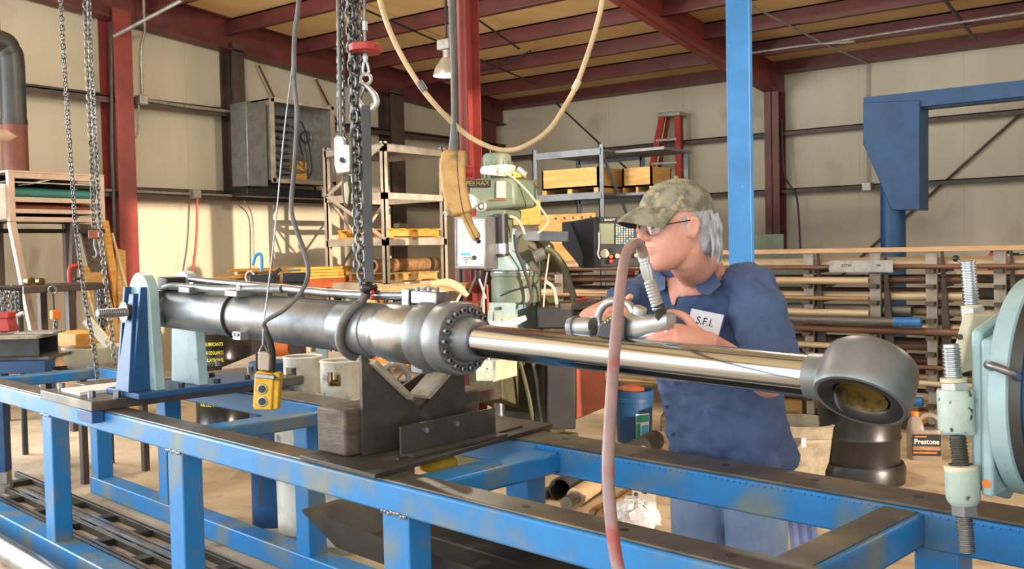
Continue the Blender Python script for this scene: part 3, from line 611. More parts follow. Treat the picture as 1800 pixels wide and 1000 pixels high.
# cap
cap = MB(TAB)
cr_ = [(.045, .101, -.112, .084), (.058, .105, -.114, .087), (.075, .100, -.110, .085), (.10, .084, -.097, .076), (.122, .056, -.072, .056), (.134, .022, -.04, .028), (.137, .004, -.018, .008)]
cap.loft([ell(hp((f+k)/2, 0, z+(.012*((f+k)/2)) - .0), ex, ey, (f-k)/2, h, 36, 2.1) for z, f, k, h in cr_])
cap.sphere(hp(-.006, 0, .139), .007, n=8, m=6)
cpo = obj('cap', cap, 'camo', man, smooth=60)
br = MB(TAB); top = []; bot = []; n_ = 16
for j in range(5):
    row = []
    for i in range(n_+1):
        a = (-PI/2+PI*i/n_)*.80; yy = math.sin(a); k = j/4
        xi = .004+.100*math.cos(a)**.9; xo = .030+.150*math.cos(a)**.8
        x = xi+(xo-xi)*k; row.append((x, .083*yy*(1-.06*k), .062-.016*yy*yy*k-.006*yy*yy-.018*k-.018*k*k))
    top.append(row)
vs = [hp(*p) for rw in top for p in rw]; vs += [hp(p[0], p[1], p[2]-.006) for rw in top for p in rw]; W = n_+1; off = 5*W; fs = []
for j in range(4):
    for i in range(n_): fs += [(j*W+i, j*W+i+1, (j+1)*W+i+1, (j+1)*W+i), (off+j*W+i, off+(j+1)*W+i, off+(j+1)*W+i+1, off+j*W+i+1)]
for i in range(n_): fs.append((4*W+i, 4*W+i+1, off+4*W+i+1, off+4*W+i)); fs.append((i, off+i, off+i+1, i+1))
for j in range(4):
    for i in (0, n_): fs.append((j*W+i, (j+1)*W+i, off+(j+1)*W+i, off+j*W+i))
br.add(vs, fs); obj('cap_brim', br, 'camo', cpo, smooth=60)
bu = MB(TAB); bu.add([hp(p[0]-.003, p[1]*.97, p[2]-.0068) for rw in top for p in rw], [(j*W+i, j*W+i+1, (j+1)*W+i+1, (j+1)*W+i) for j in range(4) for i in range(n_)])
obj('brim_lining', bu, 'cap_under', cpo, smooth=60)
obj('cap_strap', MB(TAB).tube([hp(-.112, .03, .045), hp(-.122, .012, .040), hp(-.128, -.006, .036), hp(-.118, -.03, .045)], .007, 8, 4), 'camo', cpo)
# hair under the cap
ha = MB(TAB)
ha.loft([ell(hp((f+k)/2, 0, z), ex, ey, (f-k)/2, h, 28, 2.2) for z, f, k, h in ((.06, .06, -.105, .0785), (.045, .052, -.109, .0785), (.032, .034, -.112, .079), (.018, .012, -.116, .0805), (.008, -.006, -.117, .082), (-.01, -.012, -.118, .081), (-.035, -.02, -.114, .077), (-.06, -.03, -.105, .068), (-.078, -.045, -.094, .05))])
for sy in (-1, 1):
    ha.tube([hp(.022, sy*.068, .03), hp(.015, sy*.069, .012), hp(.013, sy*.0685, -.012)], [.009, .009, .005], 8, 4)
random.seed(3)
for k in range(150):
    a = random.uniform(PI*.52, PI*1.48); z0 = random.uniform(-.02, .045); rx = .055; x0 = -.058+rx*math.cos(a)*1.08; y0 = .082*math.sin(a)
    l = random.uniform(.06, .095); fl = random.uniform(1.0, 1.12)
    ha.tube([hp(x0, y0, z0), hp((x0+.058)*1.05*fl-.060, y0*1.04*fl, z0-l*.5), hp((x0+.058)*.98*fl-.062, y0*.93*fl, max(z0-l, -.108))], [.0045, .005, .0012], 5, 3)
obj('hair', ha, 'hair', man, smooth=60)
# glasses and eyes
gs = thing('safety_glasses', HM @ V((.1, 0, .0)), 'clear wire-framed safety glasses worn by the man', 'glasses')
for sy in (-1, 1):
    ring_ = [HM @ V((.103-.020*abs(math.cos(a))*0-.010*(abs(sy*.034+.022*math.cos(a))/.05)**2, sy*.034+.025*math.cos(a), -.002+.018*math.sin(a))) for a in [2*PI*i/18 for i in range(19)]]
    obj('rim', MB().tube(ring_, .0013, 6, 0), 'steel', gs)
    obj('temple', MB().tube([HM @ V(p) for p in ((.090, sy*.058, .004), (.078, sy*.075, .010), (.03, sy*.083, .017), (-.006, sy*.083, .021))], .0018, 6, 4), 'black', gs)
    c0 = sum(ring_[:-1], V((0, 0, 0)))/18; lm = MB(); lm.add(ring_[:-1]+[c0+ (HM.to_3x3()@V((.003, 0, 0)))], [(i, (i+1) % 18, 18) for i in range(18)]); obj('lens', lm, 'lens', gs, smooth=60)
    e = MB(); e.sphere(HM @ V((.081, sy*.032, .005)), .0115, n=12, m=8); eo = obj('eye', e, 'white', man)
    obj('iris', MB().sphere(HM @ V((.0905, sy*.032, .003)), .0055, n=10, m=6), 'ink_black', eo)
obj('nose_bridge', MB().tube([HM @ V(p) for p in ((.100, -.010, .004), (.106, 0, .008), (.100, .010, .004))], .0015, 6, 3), 'steel', gs)
# jeans, boots, rag
jn = MB(TAB)
loftz(jn, [(-1.770, 2.80, .90, .155, .105), (-1.770, 2.80, .80, .175, .122), (-1.770, 2.80, .68, .198, .14)], 2.4, 32)
for dx in (-.100, .100):
    jn.tube([(-1.77+dx, 2.80, .78), (-1.77+dx*1.05, 2.80, .6), (-1.77+dx*1.10, 2.795, .38), (-1.775+dx*1.2, 2.83, .08), (-1.775+dx*1.2, 2.83, -.02)], [.092, .108, .100, .082, .08], 20, 5)
jo = obj('jeans', jn, 'jeans', man, smooth=180)
r = jo.modifiers.new('cloth', 'REMESH'); r.mode = 'VOXEL'; r.voxel_size = .008; r.use_smooth_shade = True
r = jo.modifiers.new('folds', 'DISPLACE'); r.texture = tx; r.strength = .012; r.texture_coords = 'GLOBAL'
for dx in (-.125, .125):
    bt = MB(TAB); c0 = V((-1.775+dx, 2.83, FL))
    bt.loft([ell(c0+V((0, -.05, .0)), V((1, 0, 0)), V((0, 1, 0)), .047, .14, 20, 2.6), ell(c0+V((0, -.05, .03)), V((1, 0, 0)), V((0, 1, 0)), .049, .142, 20, 2.6), ell(c0+V((0, -.03, .06)), V((1, 0, 0)), V((0, 1, 0)), .045, .11, 20), ell(c0+V((0, .02, .1)), V((1, 0, 0)), V((0, 1, 0)), .045, .06, 20), ell(c0+V((0, .02, .16)), V((1, 0, 0)), V((0, 1, 0)), .047, .058, 20)])
    obj('boot', bt, 'black', man)
rg = MB(TAB); a = []
for i in range(7):
    px = 1380+i*8; a.append([TI@PW(px-2+j*3.2, 862+j*26+(4 if i % 2 else 0), 2.60+(.012 if i % 2 else 0)) for j in range(6)])
vs = [p for rw in a for p in rw]; n6 = len(vs); vs += [p+V((0, .006, 0)) for p in vs[:n6]]
fs = []
for i in range(6):
    for j in range(5): q = (i*6+j, (i+1)*6+j, (i+1)*6+j+1, i*6+j+1); fs += [q, tuple(k+n6 for k in q[::-1])]
for i in range(6): fs += [(i*6, n6+i*6, n6+(i+1)*6, (i+1)*6), (i*6+5, (i+1)*6+5, n6+(i+1)*6+5, n6+i*6+5)]
for j in range(5): fs += [(j, j+1, n6+j+1, n6+j), (36+j, n6+36+j, n6+37+j, 37+j)]
rg.add(vs, fs); obj('shop_rag', rg, 'rag', label='pale lilac shop rag hanging from the man\'s hip pocket', cat='rag', smooth=60)

# ------------------------------------------------------------------ polisher and its air hose
gp = thing('air_polisher', PW(1090, 590, 2.08), 'silver handheld air belt polisher resting on the chromed rod', 'polisher')
gz = lambda px, py, wv=2.09: PW(px, py, wv)
ax_ = (gz(1075, 572)-gz(1010, 572)).normalized()
obj('drum', MB().lathe(gz(1006, 575), gz(1062, 572)-gz(1006, 575), [(0, .012), (0, .028), (.018, .031), (.019, .027), (.075, .0275), (.08, .024)], 28), 'alu', gp)
obj('drum_cap', MB().lathe(gz(1005, 575), gz(1062, 572)-gz(1005, 575), [(0, .02), (0, .030), (.016, .033), (.022, .033), (.022, .01)], 24), 'gun', gp)
obj('guard', MB().hexa([gz(x, y, 2.05) for x, y in ((1048, 594), (1098, 598), (1100, 556), (1070, 556), (1052, 572))], [gz(x, y, 2.13) for x, y in ((1048, 594), (1098, 598), (1100, 556), (1070, 556), (1052, 572))]), 'black', gp, bevel=.004)
for i in range(5):
    obj('guard_slot', MB().hexa([gz(1062+i*4.4+a_, 566-i*3.6+b_, 2.0495) for a_, b_ in ((0, 0), (2, -1.5), (3.4, .5), (1.4, 2))], [gz(1062+i*4.4+a_, 566-i*3.6+b_, 2.0485) for a_, b_ in ((0, 0), (2, -1.5), (3.4, .5), (1.4, 2))]), 'yellow_text', gp)
obj('loop_handle', MB().tube([gz(1054, 576, 2.12), gz(1052, 556, 2.12), gz(1062, 537, 2.12), gz(1082, 529, 2.12), gz(1104, 534, 2.12), gz(1116, 552, 2.12)], [.012, .0115, .011, .011, .011, .012], 12, 5), 'alu', gp)
obj('motor_body', MB().loft([ell(gz(x, y, 2.10), V((0, 0, 1)), NN, rz, rn, 20, 2.6) for x, y, rz, rn in ((1094, 578, .030, .032), (1112, 572, .036, .036), (1128, 574, .034, .034), (1150, 570, .027, .03), (1172, 566, .025, .027), (1180, 562, .020, .022))]), 'alu', gp, smooth=60)
obj('rear_grip', MB().tube([gz(1100, 596, 2.09), gz(1125, 592, 2.09), gz(1150, 588, 2.09), gz(1176, 582, 2.10)], [.010, .011, .012, .012], 12, 4), 'alu', gp)
obj('throttle_knob', MB().cyl(gz(1122, 553), gz(1127, 540), .019, .018, 18), 'silver', gp, bevel=.003)
obj('air_inlet', MB().lathe(gz(1164, 563, 2.09), gz(1158, 541, 2.085)-gz(1164, 563, 2.09), [(0, .017), (.034, .0155), (.036, .0165), (.044, .016)], 18), 'black', gp)
sw = gz(1157, 541, 2.085); se = gz(1140, 488, 2.07); dsw = (se-sw).normalized()
spr = MB()
for k in range(9): spr.torus(sw+(se-sw)*(k/9.5), dsw, .0125, .0052, 16, 6)
spr.cyl(sw, se, .0125, n=16); obj('spring_guard', spr, 'silver', gp)
obj('coupling', MB().lathe(gz(1141, 492, 2.07), gz(1129, 444, 2.06)-gz(1141, 492, 2.07), [(0, .014), (.02, .0165), (.042, .0165), (.043, .0135), (.05, .0135), (.051, .0155), (.085, .0145), (.09, .013)], 18), 'alu', gp)
hs = [gz(1131, 452, 2.06), gz(1127, 436, 2.05), PW(1118, 427, 2.02), PW(1106, 436, 1.98), PW(1097, 460, 1.93), PW(1091, 500, 1.86), PW(1084, 570, 1.76), PW(1077, 660, 1.68), PW(1071, 760, 1.62), PW(1069, 840, 1.585), PW(1076, 930, 1.565), PW(1090, 1010, 1.56), PW(1130, 1120, 1.54), tw(-1.3, 1.5, .1), tw(-1.0, 1.4, FL+.02), tw(-.3, 1.2, FL+.02)]
obj('air_hose', MB().tube(hs, .0138, 14, 6), 'hose', label='thick reddish-grey rubber air hose looping from the polisher down past the bench', cat='hose')
# ------------------------------------------------------------------ lifting gear and things hanging from above
def ztop(p, z): return p
# overhead crane beam out of sight above the bench
obj('crane_beam', T_().box(-4.9, .4, 2.0, 2.012, 3.0, 3.3).box(-4.9, .4, 1.92, 2.09, 3.0, 3.015).box(-4.9, .4, 1.92, 2.09, 3.285, 3.3), 'blue_clean', label='blue overhead crane beam above the bench', cat='crane beam', smooth=0)
def link_mesh(name, L, W, r, mt):
    pts = []; h = (L-W)/2
    for i in range(7): a = -PI/2+PI*i/6; pts.append(V((W/2*math.cos(a), 0, 0))+V((0, 0, -h))+V((0, 0, W/2*math.sin(a)))) if False else None
    ring = [V((W/2*math.cos(a), 0, h+W/2*math.sin(a))) for a in [PI*i/6 for i in range(7)]] + [V((W/2*math.cos(a), 0, -h+W/2*math.sin(a))) for a in [PI+PI*i/6 for i in range(7)]]
    mb = MB(); k = 6; n = len(ring); vs = []
    for i in range(n):
        t = (ring[(i+1) % n]-ring[i-1]).normalized(); y = V((0, 1, 0)); x = y.cross(t)
        vs += [ring[i]+x*(r*math.cos(2*PI*j/k))+y*(r*math.sin(2*PI*j/k)) for j in range(k)]
    mb.add(vs, [(i*k+j, i*k+(j+1) % k, ((i+1) % n)*k+(j+1) % k, ((i+1) % n)*k+j) for i in range(n) for j in range(k)])
    return meshof(name, mb, mt, 60)
def chain(pts, me, pitch, label, group=None, a0=0.0, name='chain'):
    pts = [V(p) for p in pts]; o = thing(name, pts[-1], label, 'chain', group); i = 0; carry = 0; seg = 0
    d = []; 
    for a, b_ in zip(pts, pts[1:]):
        l = (b_-a).length; t = carry
        while t < l: d.append((a+(b_-a)*(t/l), (b_-a).normalized())); t += pitch
        carry = t-l
    for i, (p, t) in enumerate(d):
        q = t.to_track_quat('Z', 'Y').to_matrix().to_4x4()
        inst(me, 'link', o, Matrix.Translation(p) @ q @ Matrix.Rotation(a0+(PI/2 if i % 2 else 0), 4, 'Z'))
    return o
big = link_mesh('big_link', .043, .027, .0052, 'chain_steel')
med = link_mesh('small_link', .032, .019, .0034, 'chain_steel')
def cp(px, py, D): return PD(px, py, D)
cb = (('left strand of the hoist chain bundle by the strap', 598, 600, 3.50, 262), ('front middle strand of the hoist chain bundle running down to the sling', 612, 636, 3.44, 500), ('rear middle strand of the hoist chain bundle running down to the sling', 620, 630, 3.50, 490), ('right strand of the hoist chain bundle beside the red disc', 627, 633, 3.46, 300))
for k, (lb, x0, x1, D, ye) in enumerate(cb):
    tp_ = cp(x0, -30, D); tp2 = V((tp_.x, tp_.y, 3.0)); chain([tp2, tp_, cp(x0+(x1-x0)*.5, ye*.5, D), cp(x1, ye, D)], big, .031, lb, 'hoist chain strands', .3+k*.5)
lc = (('slim hand chain hanging left of the tail stand nearest the cabinet', [(105, -30), (112, 100), (122, 250), (133, 400), (150, 530), (165, 610), (172, 668)], 4.75),
      ('left strand of the paired chain in front of the gauge cabinet', [(148, -30), (153, 100), (160, 250), (164, 390), (166, 402)], 4.85),
      ('right strand of the paired chain reaching down beside the tail stand', [(155, -30), (160, 110), (168, 250), (176, 400), (184, 480), (194, 560), (202, 640)], 4.75))
for k, (lb, pp, D) in enumerate(lc):
    t0 = cp(*pp[0], D); chain([V((t0.x, t0.y, 3.0))]+[cp(x, y, D) for x, y in pp], med, .0232, lb, 'hand chains by the tail stand', .4*k)
hb = thing('chain_hook_block', cp(167, 412, 4.85), 'rusty orange hook block at the lower end of the paired chain', 'hook')
q = cp(167, 412, 4.85)
obj('block', MB(Matrix.Translation(q) @ m3.to_4x4()).box(-.028, .028, -.022, .022, -.02, .02), 'red_brown', hb, bevel=.006)
obj('hook', MB().tube([q+cu*-.02, q-cu*.06, q-cu*.09+cr*.012, q-cu*.115+cr*.004, q-cu*.11-cr*.014], [.007, .007, .008, .006, .003], 8, 4), 'steel', hb)
# hoist limit block with plated side left of the bundle
hl = thing('hoist_grab', cp(600, 300, 3.4), 'pale metal rope grab hanging beside the hoist chains', 'hoist hook')
def cam_prism(pts, D, th): return MB().prism([PD(x, y, D) for x, y in pts], fwd*th)
obj('housing', cam_prism([(587, 242), (592, 237), (602, 238), (606, 246), (606, 252), (616, 254), (616, 303), (592, 306), (588, 290)], 3.38, .05), 'silver', hl, bevel=.005)
obj('side_pin', MB().cyl(PD(601, 281, 3.38), PD(601, 281, 3.36), .009, n=14), 'dark_steel', hl)
obj('grip', cam_prism([(600, 307), (615, 307), (616, 340), (614, 360), (610, 367), (604, 360), (600, 340)], 3.39, .03), 'olive', hl, bevel=.006)
obj('grip_face', cam_prism([(604, 322), (611, 318), (614, 335), (611, 360), (606, 355)], 3.385, .01), 'cream', hl, bevel=.003)
tb = PD(600, 240, 3.4); obj('suspension_cable', MB().tube([tb, V((tb.x, tb.y, 3.0))], .005, 8, 0), 'cable', hl)
# crane hook, rope, red disc
D = 3.45
hk = thing('crane_hook', PD(645, 180, D), 'crane hook on a wire rope below a red disc, holding the lifting strap', 'hook')
t0 = PD(640, -20, D)
obj('wire_rope', MB().tube([V((t0.x, t0.y, 3.0)), t0, PD(641, 42, D)], .005, 8, 0), 'steel', hk)
obj('ferrule', MB().cyl(PD(641, 38, D), PD(641, 54, D), .0105, n=14), 'silver', hk)
obj('stem', MB().cyl(PD(641, 54, D), PD(642, 112, D), .006, n=12), 'steel', hk)
obj('stop_disc', MB().lathe(PD(642, 79, D), PD(642, 93, D)-PD(642, 79, D), [(0, .02), (0, .056), (.004, .06), (.026, .058), (.029, .05), (.029, .01)], 36), 'red', hk)
obj('collar', MB().lathe(PD(642, 95, D), PD(642, 110, D)-PD(642, 95, D), [(0, .009), (.012, .011), (.03, .008)], 14), 'silver', hk)
obj('shackle', MB().tube([PD(639, 110, D), PD(638, 125, D), PD(643, 132, D), PD(648, 125, D), PD(645, 110, D)], .0055, 8, 4), 'silver', hk)
obj('hook_eye', MB().torus(PD(643, 139, D), fwd, .0185, .0065, 22, 8), 'silver', hk)
obj('hook_bend', MB().tube([PD(x, y, D) for x, y in ((642, 149), (651, 158), (660, 170), (661, 182), (652, 192), (641, 191), (633, 182), (630, 172))], [.008, .0095, .012, .0135, .014, .012, .009, .005], 12, 5), 'silver', hk)
obj('latch', MB().tube([PD(641, 152, D), PD(637, 162, D), PD(631, 173, D)], .004, 8, 0), 'steel', hk)
# flat lifting strap down to and around the barrel
ss_ = tab(PW(648, 500, 2.0)).x
strap = thing('lifting_strap', axp(-2.77), 'worn grey webbing lifting strap looped around the cylinder barrel', 'strap')
def ribbon(path, wd, th, side):
    mb = MB(); R = []
    for i, p in enumerate(path):
        t = (path[min(i+1, len(path)-1)]-path[max(i-1, 0)]).normalized(); sdv = V(side); sdv = (sdv-t*sdv.dot(t)).normalized(); n = t.cross(sdv)
        R.append([p+sdv*(wd/2)+n*(th/2), p-sdv*(wd/2)+n*(th/2), p-sdv*(wd/2)-n*(th/2), p+sdv*(wd/2)-n*(th/2)])
    return mb.loft(R)
obj('webbing', ribbon([PD(643, 186, 3.44), PD(645, 260, 3.43), PD(647, 400, 3.40), PD(649, 480, 3.385), PD(650, 500, 3.38)], .03, .012, cr), 'dark_pipe', strap)
sc = -2.80; loop = []
for i in range(27):
    a = math.radians(75)+math.radians(285)*i/26
    lean = .05*math.cos(a-math.radians(90))
    loop.append(axp(sc+lean+.01)+NN*((RB+.010)*math.cos(a+math.radians(15)))*1.0+uy*((RB+.010)*math.sin(a+math.radians(15))))
loop = [PD(650, 500, 3.38)] + [axp(sc+.055-.075*(1-math.cos(t*PI))/2) + (-NN)*(RB+.011)*math.sin(t*PI*1.0) + uy*(RB+.011)*math.cos(t*PI) for t in [i/16 for i in range(2, 17)]] + [axp(sc+.0) + NN*(RB+.011)*math.sin(t*PI) - uy*(RB+.011)*math.cos(t*PI) for t in [i/12 for i in range(1, 10)]]
obj('sling_loop', MB().tube(loop, .015, 10, 3), 'cable', strap)
obj('sling_ply', MB().tube([p+AX*-.016 for p in loop[1:]], .009, 8, 3), 'tan_rack', strap)
obj('sling_knot', MB().sphere(PD(648, 506, 3.37), .032, (1, 1, .7), 14, 10), 'rubber', strap)
for dz in (-.02, .012): obj('red_tag', MB().sphere(PD(655, 520+dz*300, 3.335), .009, n=8, m=6), 'red', strap)
# yellow push-button pendant with its wire and cable
D = 3.58
pd_ = thing('yellow_pendant', PD(467, 660, D), 'dirty yellow push-button hoist pendant hanging in front of the barrel', 'pendant')
obj('case', cam_prism([(447, 657), (452, 652), (478, 656), (481, 662), (478, 722), (446, 720), (444, 714)], D-.03, .05), 'yellow', pd_, bevel=.006)
obj('side_case', cam_prism([(478, 656), (488, 654), (492, 660), (489, 718), (478, 722)], D-.02, .05), 'yellow', pd_, bevel=.005)
obj('top_clip', cam_prism([(448, 656), (482, 660), (482, 667), (448, 664)], D-.036, .01), 'steel', pd_, bevel=.002)
for y in (684, 706):
    c = PD(461, y, D-.032); r_ = obj('button_ring', MB().torus(c, fwd, .0155, .004, 22, 8), 'silver', pd_); obj('button', MB().cyl(c+fwd*.004, c-fwd*.006, .012, n=18), 'black', r_)
obj('cable_gland', cam_prism([(453, 625), (456, 618), (471, 620), (474, 625), (473, 652), (453, 650)], D-.02, .04), 'tan_rack', pd_, bevel=.004)
obj('cable_boot', MB().tube([PD(477, 655, D+.02), PD(478, 622, D+.02), PD(474, 598, D+.01), PD(466, 575, D)], [.015, .014, .011, .007], 12, 4), 'black', pd_)
obj('wire_yoke', MB().tube([PD(454, 622, D-.01), PD(463, 606, D), PD(472, 622, D-.01)], .003, 6, 3), 'steel', pd_)
t0 = PD(527, -30, D); 
obj('support_wire', MB().tube([V((t0.x, t0.y, 3.0)), t0, PD(514, 115, D), PD(500, 230, D), PD(484, 400, D), PD(470, 520, D), PD(464, 566, D), PD(462, 606, D)], .0028, 6, 4), 'steel', pd_)
obj('control_cable', MB().tube([V((t0.x+.01, t0.y, 3.0)), PD(526, -30, D), PD(518, 60, D), PD(517, 130, D), PD(522, 200, D), PD(518, 290, D), PD(512, 362, D), PD(520, 400, D), PD(534, 440, D), PD(542, 480, D), PD(530, 512, D-.03), PD(500, 544, D-.05), PD(466, 565, D-.02), PD(468, 580, D)], .0085, 10, 5), 'cable', pd_)
# tan pistol-shaped pendant
D = 2.9
pt_ = thing('hoist_pendant', PD(805, 345, D), 'tan pistol-shaped hoist control pendant hanging in front of the mill', 'pendant')
obj('case', cam_prism([(776, 268), (782, 262), (818, 264), (819, 268), (818, 318), (824, 345), (829, 366), (828, 372), (815, 376), (792, 380), (785, 372), (776, 330), (772, 292)], D-.02, .06), 'pendant_tan', pt_, bevel=.008)
obj('grip', cam_prism([(808, 377), (824, 370), (834, 395), (845, 412), (842, 421), (832, 424), (822, 408)], D-.012, .045), 'pendant_tan', pt_, bevel=.007)
obj('case_seam', MB().tube([PD(x, y, D-.021) for x, y in ((803, 264), (804, 300), (808, 340), (815, 375), (824, 395), (836, 420))], .0012, 6, 3), 'wood_dark', pt_)
obj('emergency_button', MB().cyl(PD(818, 301, D+.01), PD(830, 302, D+.015), .018, .016, 18), 'red', pt_)
obj('side_switch', MB().cyl(PD(788, 373, D-.02), PD(783, 375, D-.03), .009, n=12), 'silver', pt_)
obj('grip_socket', MB().cyl(PD(838, 421, D-.012), PD(842, 425, D-.02), .007, n=12), 'black', pt_)
t0 = PD(791, -20, D); obj('cable', MB().tube([V((t0.x, t0.y, 3.0)), t0, PD(796, 120, D), PD(798, 235, D)], .0065, 10, 3), 'cable', pt_)
obj('strain_relief', MB().tube([PD(797, 218, D), PD(798, 240, D), PD(797, 268, D)], [.008, .0125, .016], 12, 3), 'cable', pt_)
# cream hose loop hung across the view
D = 3.2
obj('cream_hose', MB().tube([PD(x, y, d_) for x, y, d_ in ((640, -160, 3.1), (664, -15, 3.1), (692, 70, 3.1), (735, 146, 3.12), (775, 195, 3.15), (815, 233, 3.2), (850, 254, 3.2), (885, 264, 3.2), (920, 258, 3.2), (965, 228, 3.2), (1000, 175, 3.2), (1015, 145, 3.2), (1035, 90, 3.2), (1050, 40, 3.2), (1060, -15, 3.2), (1066, -160, 3.2))], .0085, 10, 6), 'hose_cream', label='cream air hose hanging in a deep loop across the workshop', cat='hose')
for (x, y), nm in (((742, 152), 'left limb'), ((1013, 150), 'right limb')):
    a_ = PD(x-4, y-8 if x < 900 else y+8, D); b__ = PD(x+4, y+8 if x < 900 else y-8, D)
    if x < 900: a_, b__ = PD(x-5, y-8, 3.12), PD(x+5, y+7, 3.12)
    obj('hose_splice', MB().cyl(a_, b__, .0115, n=12), 'cable' if x < 900 else 'cream', label='short splice sleeve on the %s of the cream hose' % nm, cat='splice')
# high bay lamps: one in view, three added out of frame to brighten the interior
def highbay(ax0, label, power):
    lp = thing('high_bay_lamp', ax0, label, 'lamp', 'high bay lamps')
    obj('dome', MB().lathe(ax0, ZZ, [(0, .135), (.01, .135), (.07, .115), (.13, .075), (.17, .045), (.17, .03), (.125, .06), (.065, .1), (.01, .125), (0, .125)], 36, cap=False), 'lamp_dome', lp)
    obj('diffuser', MB().lathe(ax0+ZZ*.012, ZZ, [(0, .001), (-.004, .118), (.004, .12), (.006, .001)], 32, cap=False), 'lamp_glow', lp)
    obj('cage', MB().lathe(ax0+ZZ*.16, ZZ, [(0, .04), (.06, .035)], 16), 'galv', lp)
    obj('ballast', MB(Matrix.Translation(ax0)).box(-.075, .075, -.06, .06, .24, .34), 'galv', lp, bevel=.01)
    obj('ballast_neck', MB().cyl(ax0+ZZ*.21, ax0+ZZ*.25, .04, n=16), 'galv', lp)
    obj('drop_rod', MB().cyl(ax0+ZZ*.34, V((ax0.x, ax0.y, roofz(ax0.y))), .012, n=10), 'black', lp)
    pl = bpy.data.lights.new('high_bay_light', 'POINT'); pl.energy = power; pl.color = (1, .90, .72); pl.shadow_soft_size = .08
    po = bpy.data.objects.new('high_bay_light', pl); COL.objects.link(po); po.parent = lp; po.location = V((0, 0, -.04))
highbay(PD(786, 133, 9.2), 'lit metal high bay lamp hanging from the roof beside the maroon column', 115)
highbay(V((-6.2, 4.4, 3.95)), 'added fill high bay lamp over the left bay, out of frame', 115)
highbay(V((-2.4, 5.2, 3.95)), 'added fill high bay lamp over the floor behind the bench, out of frame', 115)
highbay(V((1.2, 8.2, 3.7)), 'added fill high bay lamp over the right bay, out of frame', 115)
# ------------------------------------------------------------------ left wall: flue, gauge cabinet, benches
fl = thing('flue_pipe', PX(24, 300, -9.25), 'black flue pipe with an elbow above a rusty lower section', 'flue')
c = PX(22, 150, -9.25); zt_ = PX(22, 100, -9.25).z; zm = PX(24, 214, -9.25).z; zb = PX(26, 470, -9.25).z
obj('elbow', MB().tube([V((c.x, c.y, zm)), V((c.x, c.y, zt_-.05)), V((c.x, c.y-.03, zt_+.05)), V((c.x, c.y-.11, zt_+.12)), V((c.x, c.y-.6, zt_+.12))], .112, 24, 6), 'dark_pipe', fl)
obj('lower_section', MB().lathe(V((c.x, c.y, PX(24, 372, -9.25).z)), ZZ, [(0, .115), (zm-PX(24, 372, -9.25).z, .115)], 24), 'rust', fl)
obj('joint_ring', MB().cyl(V((c.x, c.y, zm-.03)), V((c.x, c.y, zm+.02)), .12, n=24), 'dark_pipe', fl)
obj('hanger_wire', MB().tube([V((c.x, c.y-.1, zt_+.2)), V((c.x, c.y-.1, roofz(c.y))) ], .008, 6, 0), 'cable', fl)
cn = PX(-12, 238, -8.9); ct = PX(29, 240, -8.9)
cs = thing('cone_cowl', cn, 'tan metal cone jutting in from the left edge above the cabinet', 'cowl')
obj('cone', MB().lathe(cn, ct-cn, [(0, .06), ((ct-cn).length*.55, .06), ((ct-cn).length, .004)], 24), 'tan_paint', cs)
obj('bracket', MB().beam(cn+V((-.7, 0, 0)), cn, .04, .04), 'dark_pipe', cs)
# sheet-stock rack
XF = -8.55
sr = thing('sheet_stock_rack', PX(100, 500, XF), 'tan sheet stock rack of open shelves on splayed legs', 'rack')
def xbox(px0, py0, px1, py1, X, dx, pm=None):   # box whose +X face spans two pixels on the plane X
    a = PX(px0, py0, X); b_ = PX(px1, py1, X); return MB().box(X-dx, X, min(a.y, b_.y), max(a.y, b_.y), min(a.z, b_.z), max(a.z, b_.z))
yl, yr = PX(14, 300, XF).y, PX(183, 310, XF).y; ztop_, zbot = PX(100, 306, XF).z, PX(100, 390, XF).z; hh = ztop_-zbot
for y0, y1 in ((yl, yl+.055), (yr-.05, yr)):
    for x0 in (XF-.05, XF-.52): obj('post', MB().box(x0, x0+.05, y0, y1, zbot, ztop_), 'tan_paint', sr, bevel=.004)
for f0, f1 in ((.88, 1.0), (.40, .50), (.17, .26), (0, .10)): obj('slat', MB().box(XF-.045, XF-.004, yl+.05, yr-.05, zbot+hh*f0, zbot+hh*f1), 'tan_paint', sr, bevel=.003)
obj('slat', MB().box(XF-.04, XF-.01, yl+.05, yr-.05, zbot+hh*.79, zbot+hh*.81), 'tan_paint', sr)
for f0 in (.02, .18, .42, .80): obj('shelf', MB().box(XF-.52, XF-.045, yl, yr, zbot+hh*f0, zbot+hh*f0+.012), 'brown_steel', sr)
obj('back_panel', MB().box(XF-.54, XF-.52, yl, yr, zbot, ztop_), 'black', sr)
obj('top_panel', MB().box(XF-.52, XF, yl, yr, ztop_, ztop_+.015), 'tan_paint', sr)
for (a0, a1, b0, b1, mt) in ((20, 390, 46, 520, 'tan_paint'), (131, 392, 127, 500, 'brown_steel')):
    A = PX(a0, a1, XF-.03); B = PX(b0, b1, XF-.03); d_ = B-A; B = A+d_*((FL-A.z)/d_.z); obj('leg', MB().beam(A, B, .055, .055, up=(1, 0, 0)), mt, sr)
for yy in (yl+.1, yr-.15): obj('leg', MB().box(XF-.52, XF-.46, yy, yy+.06, FL, zbot), 'brown_steel', sr)
obj('stretcher', MB().box(XF-.5, XF-.45, yl-.2, yl+1.15, zbot-.09, zbot-.05), 'black', sr)
for k, (f0, r_, mt, lb) in enumerate(((.60, .055, 'teal', 'teal roll of gasket sheet on the sheet rack shelf'), (.30, .035, 'red_brown', 'reddish roll of sheet stock below the teal roll'))):
    obj('sheet_roll', MB().cyl(V((XF-.12, yl+.06, zbot+hh*({0: .43, 1: .19}[k])+.012+r_)), V((XF-.12, yr-.1, zbot+hh*({0: .43, 1: .19}[k])+.012+r_)), r_, n=20), mt, label=lb, cat='roll')
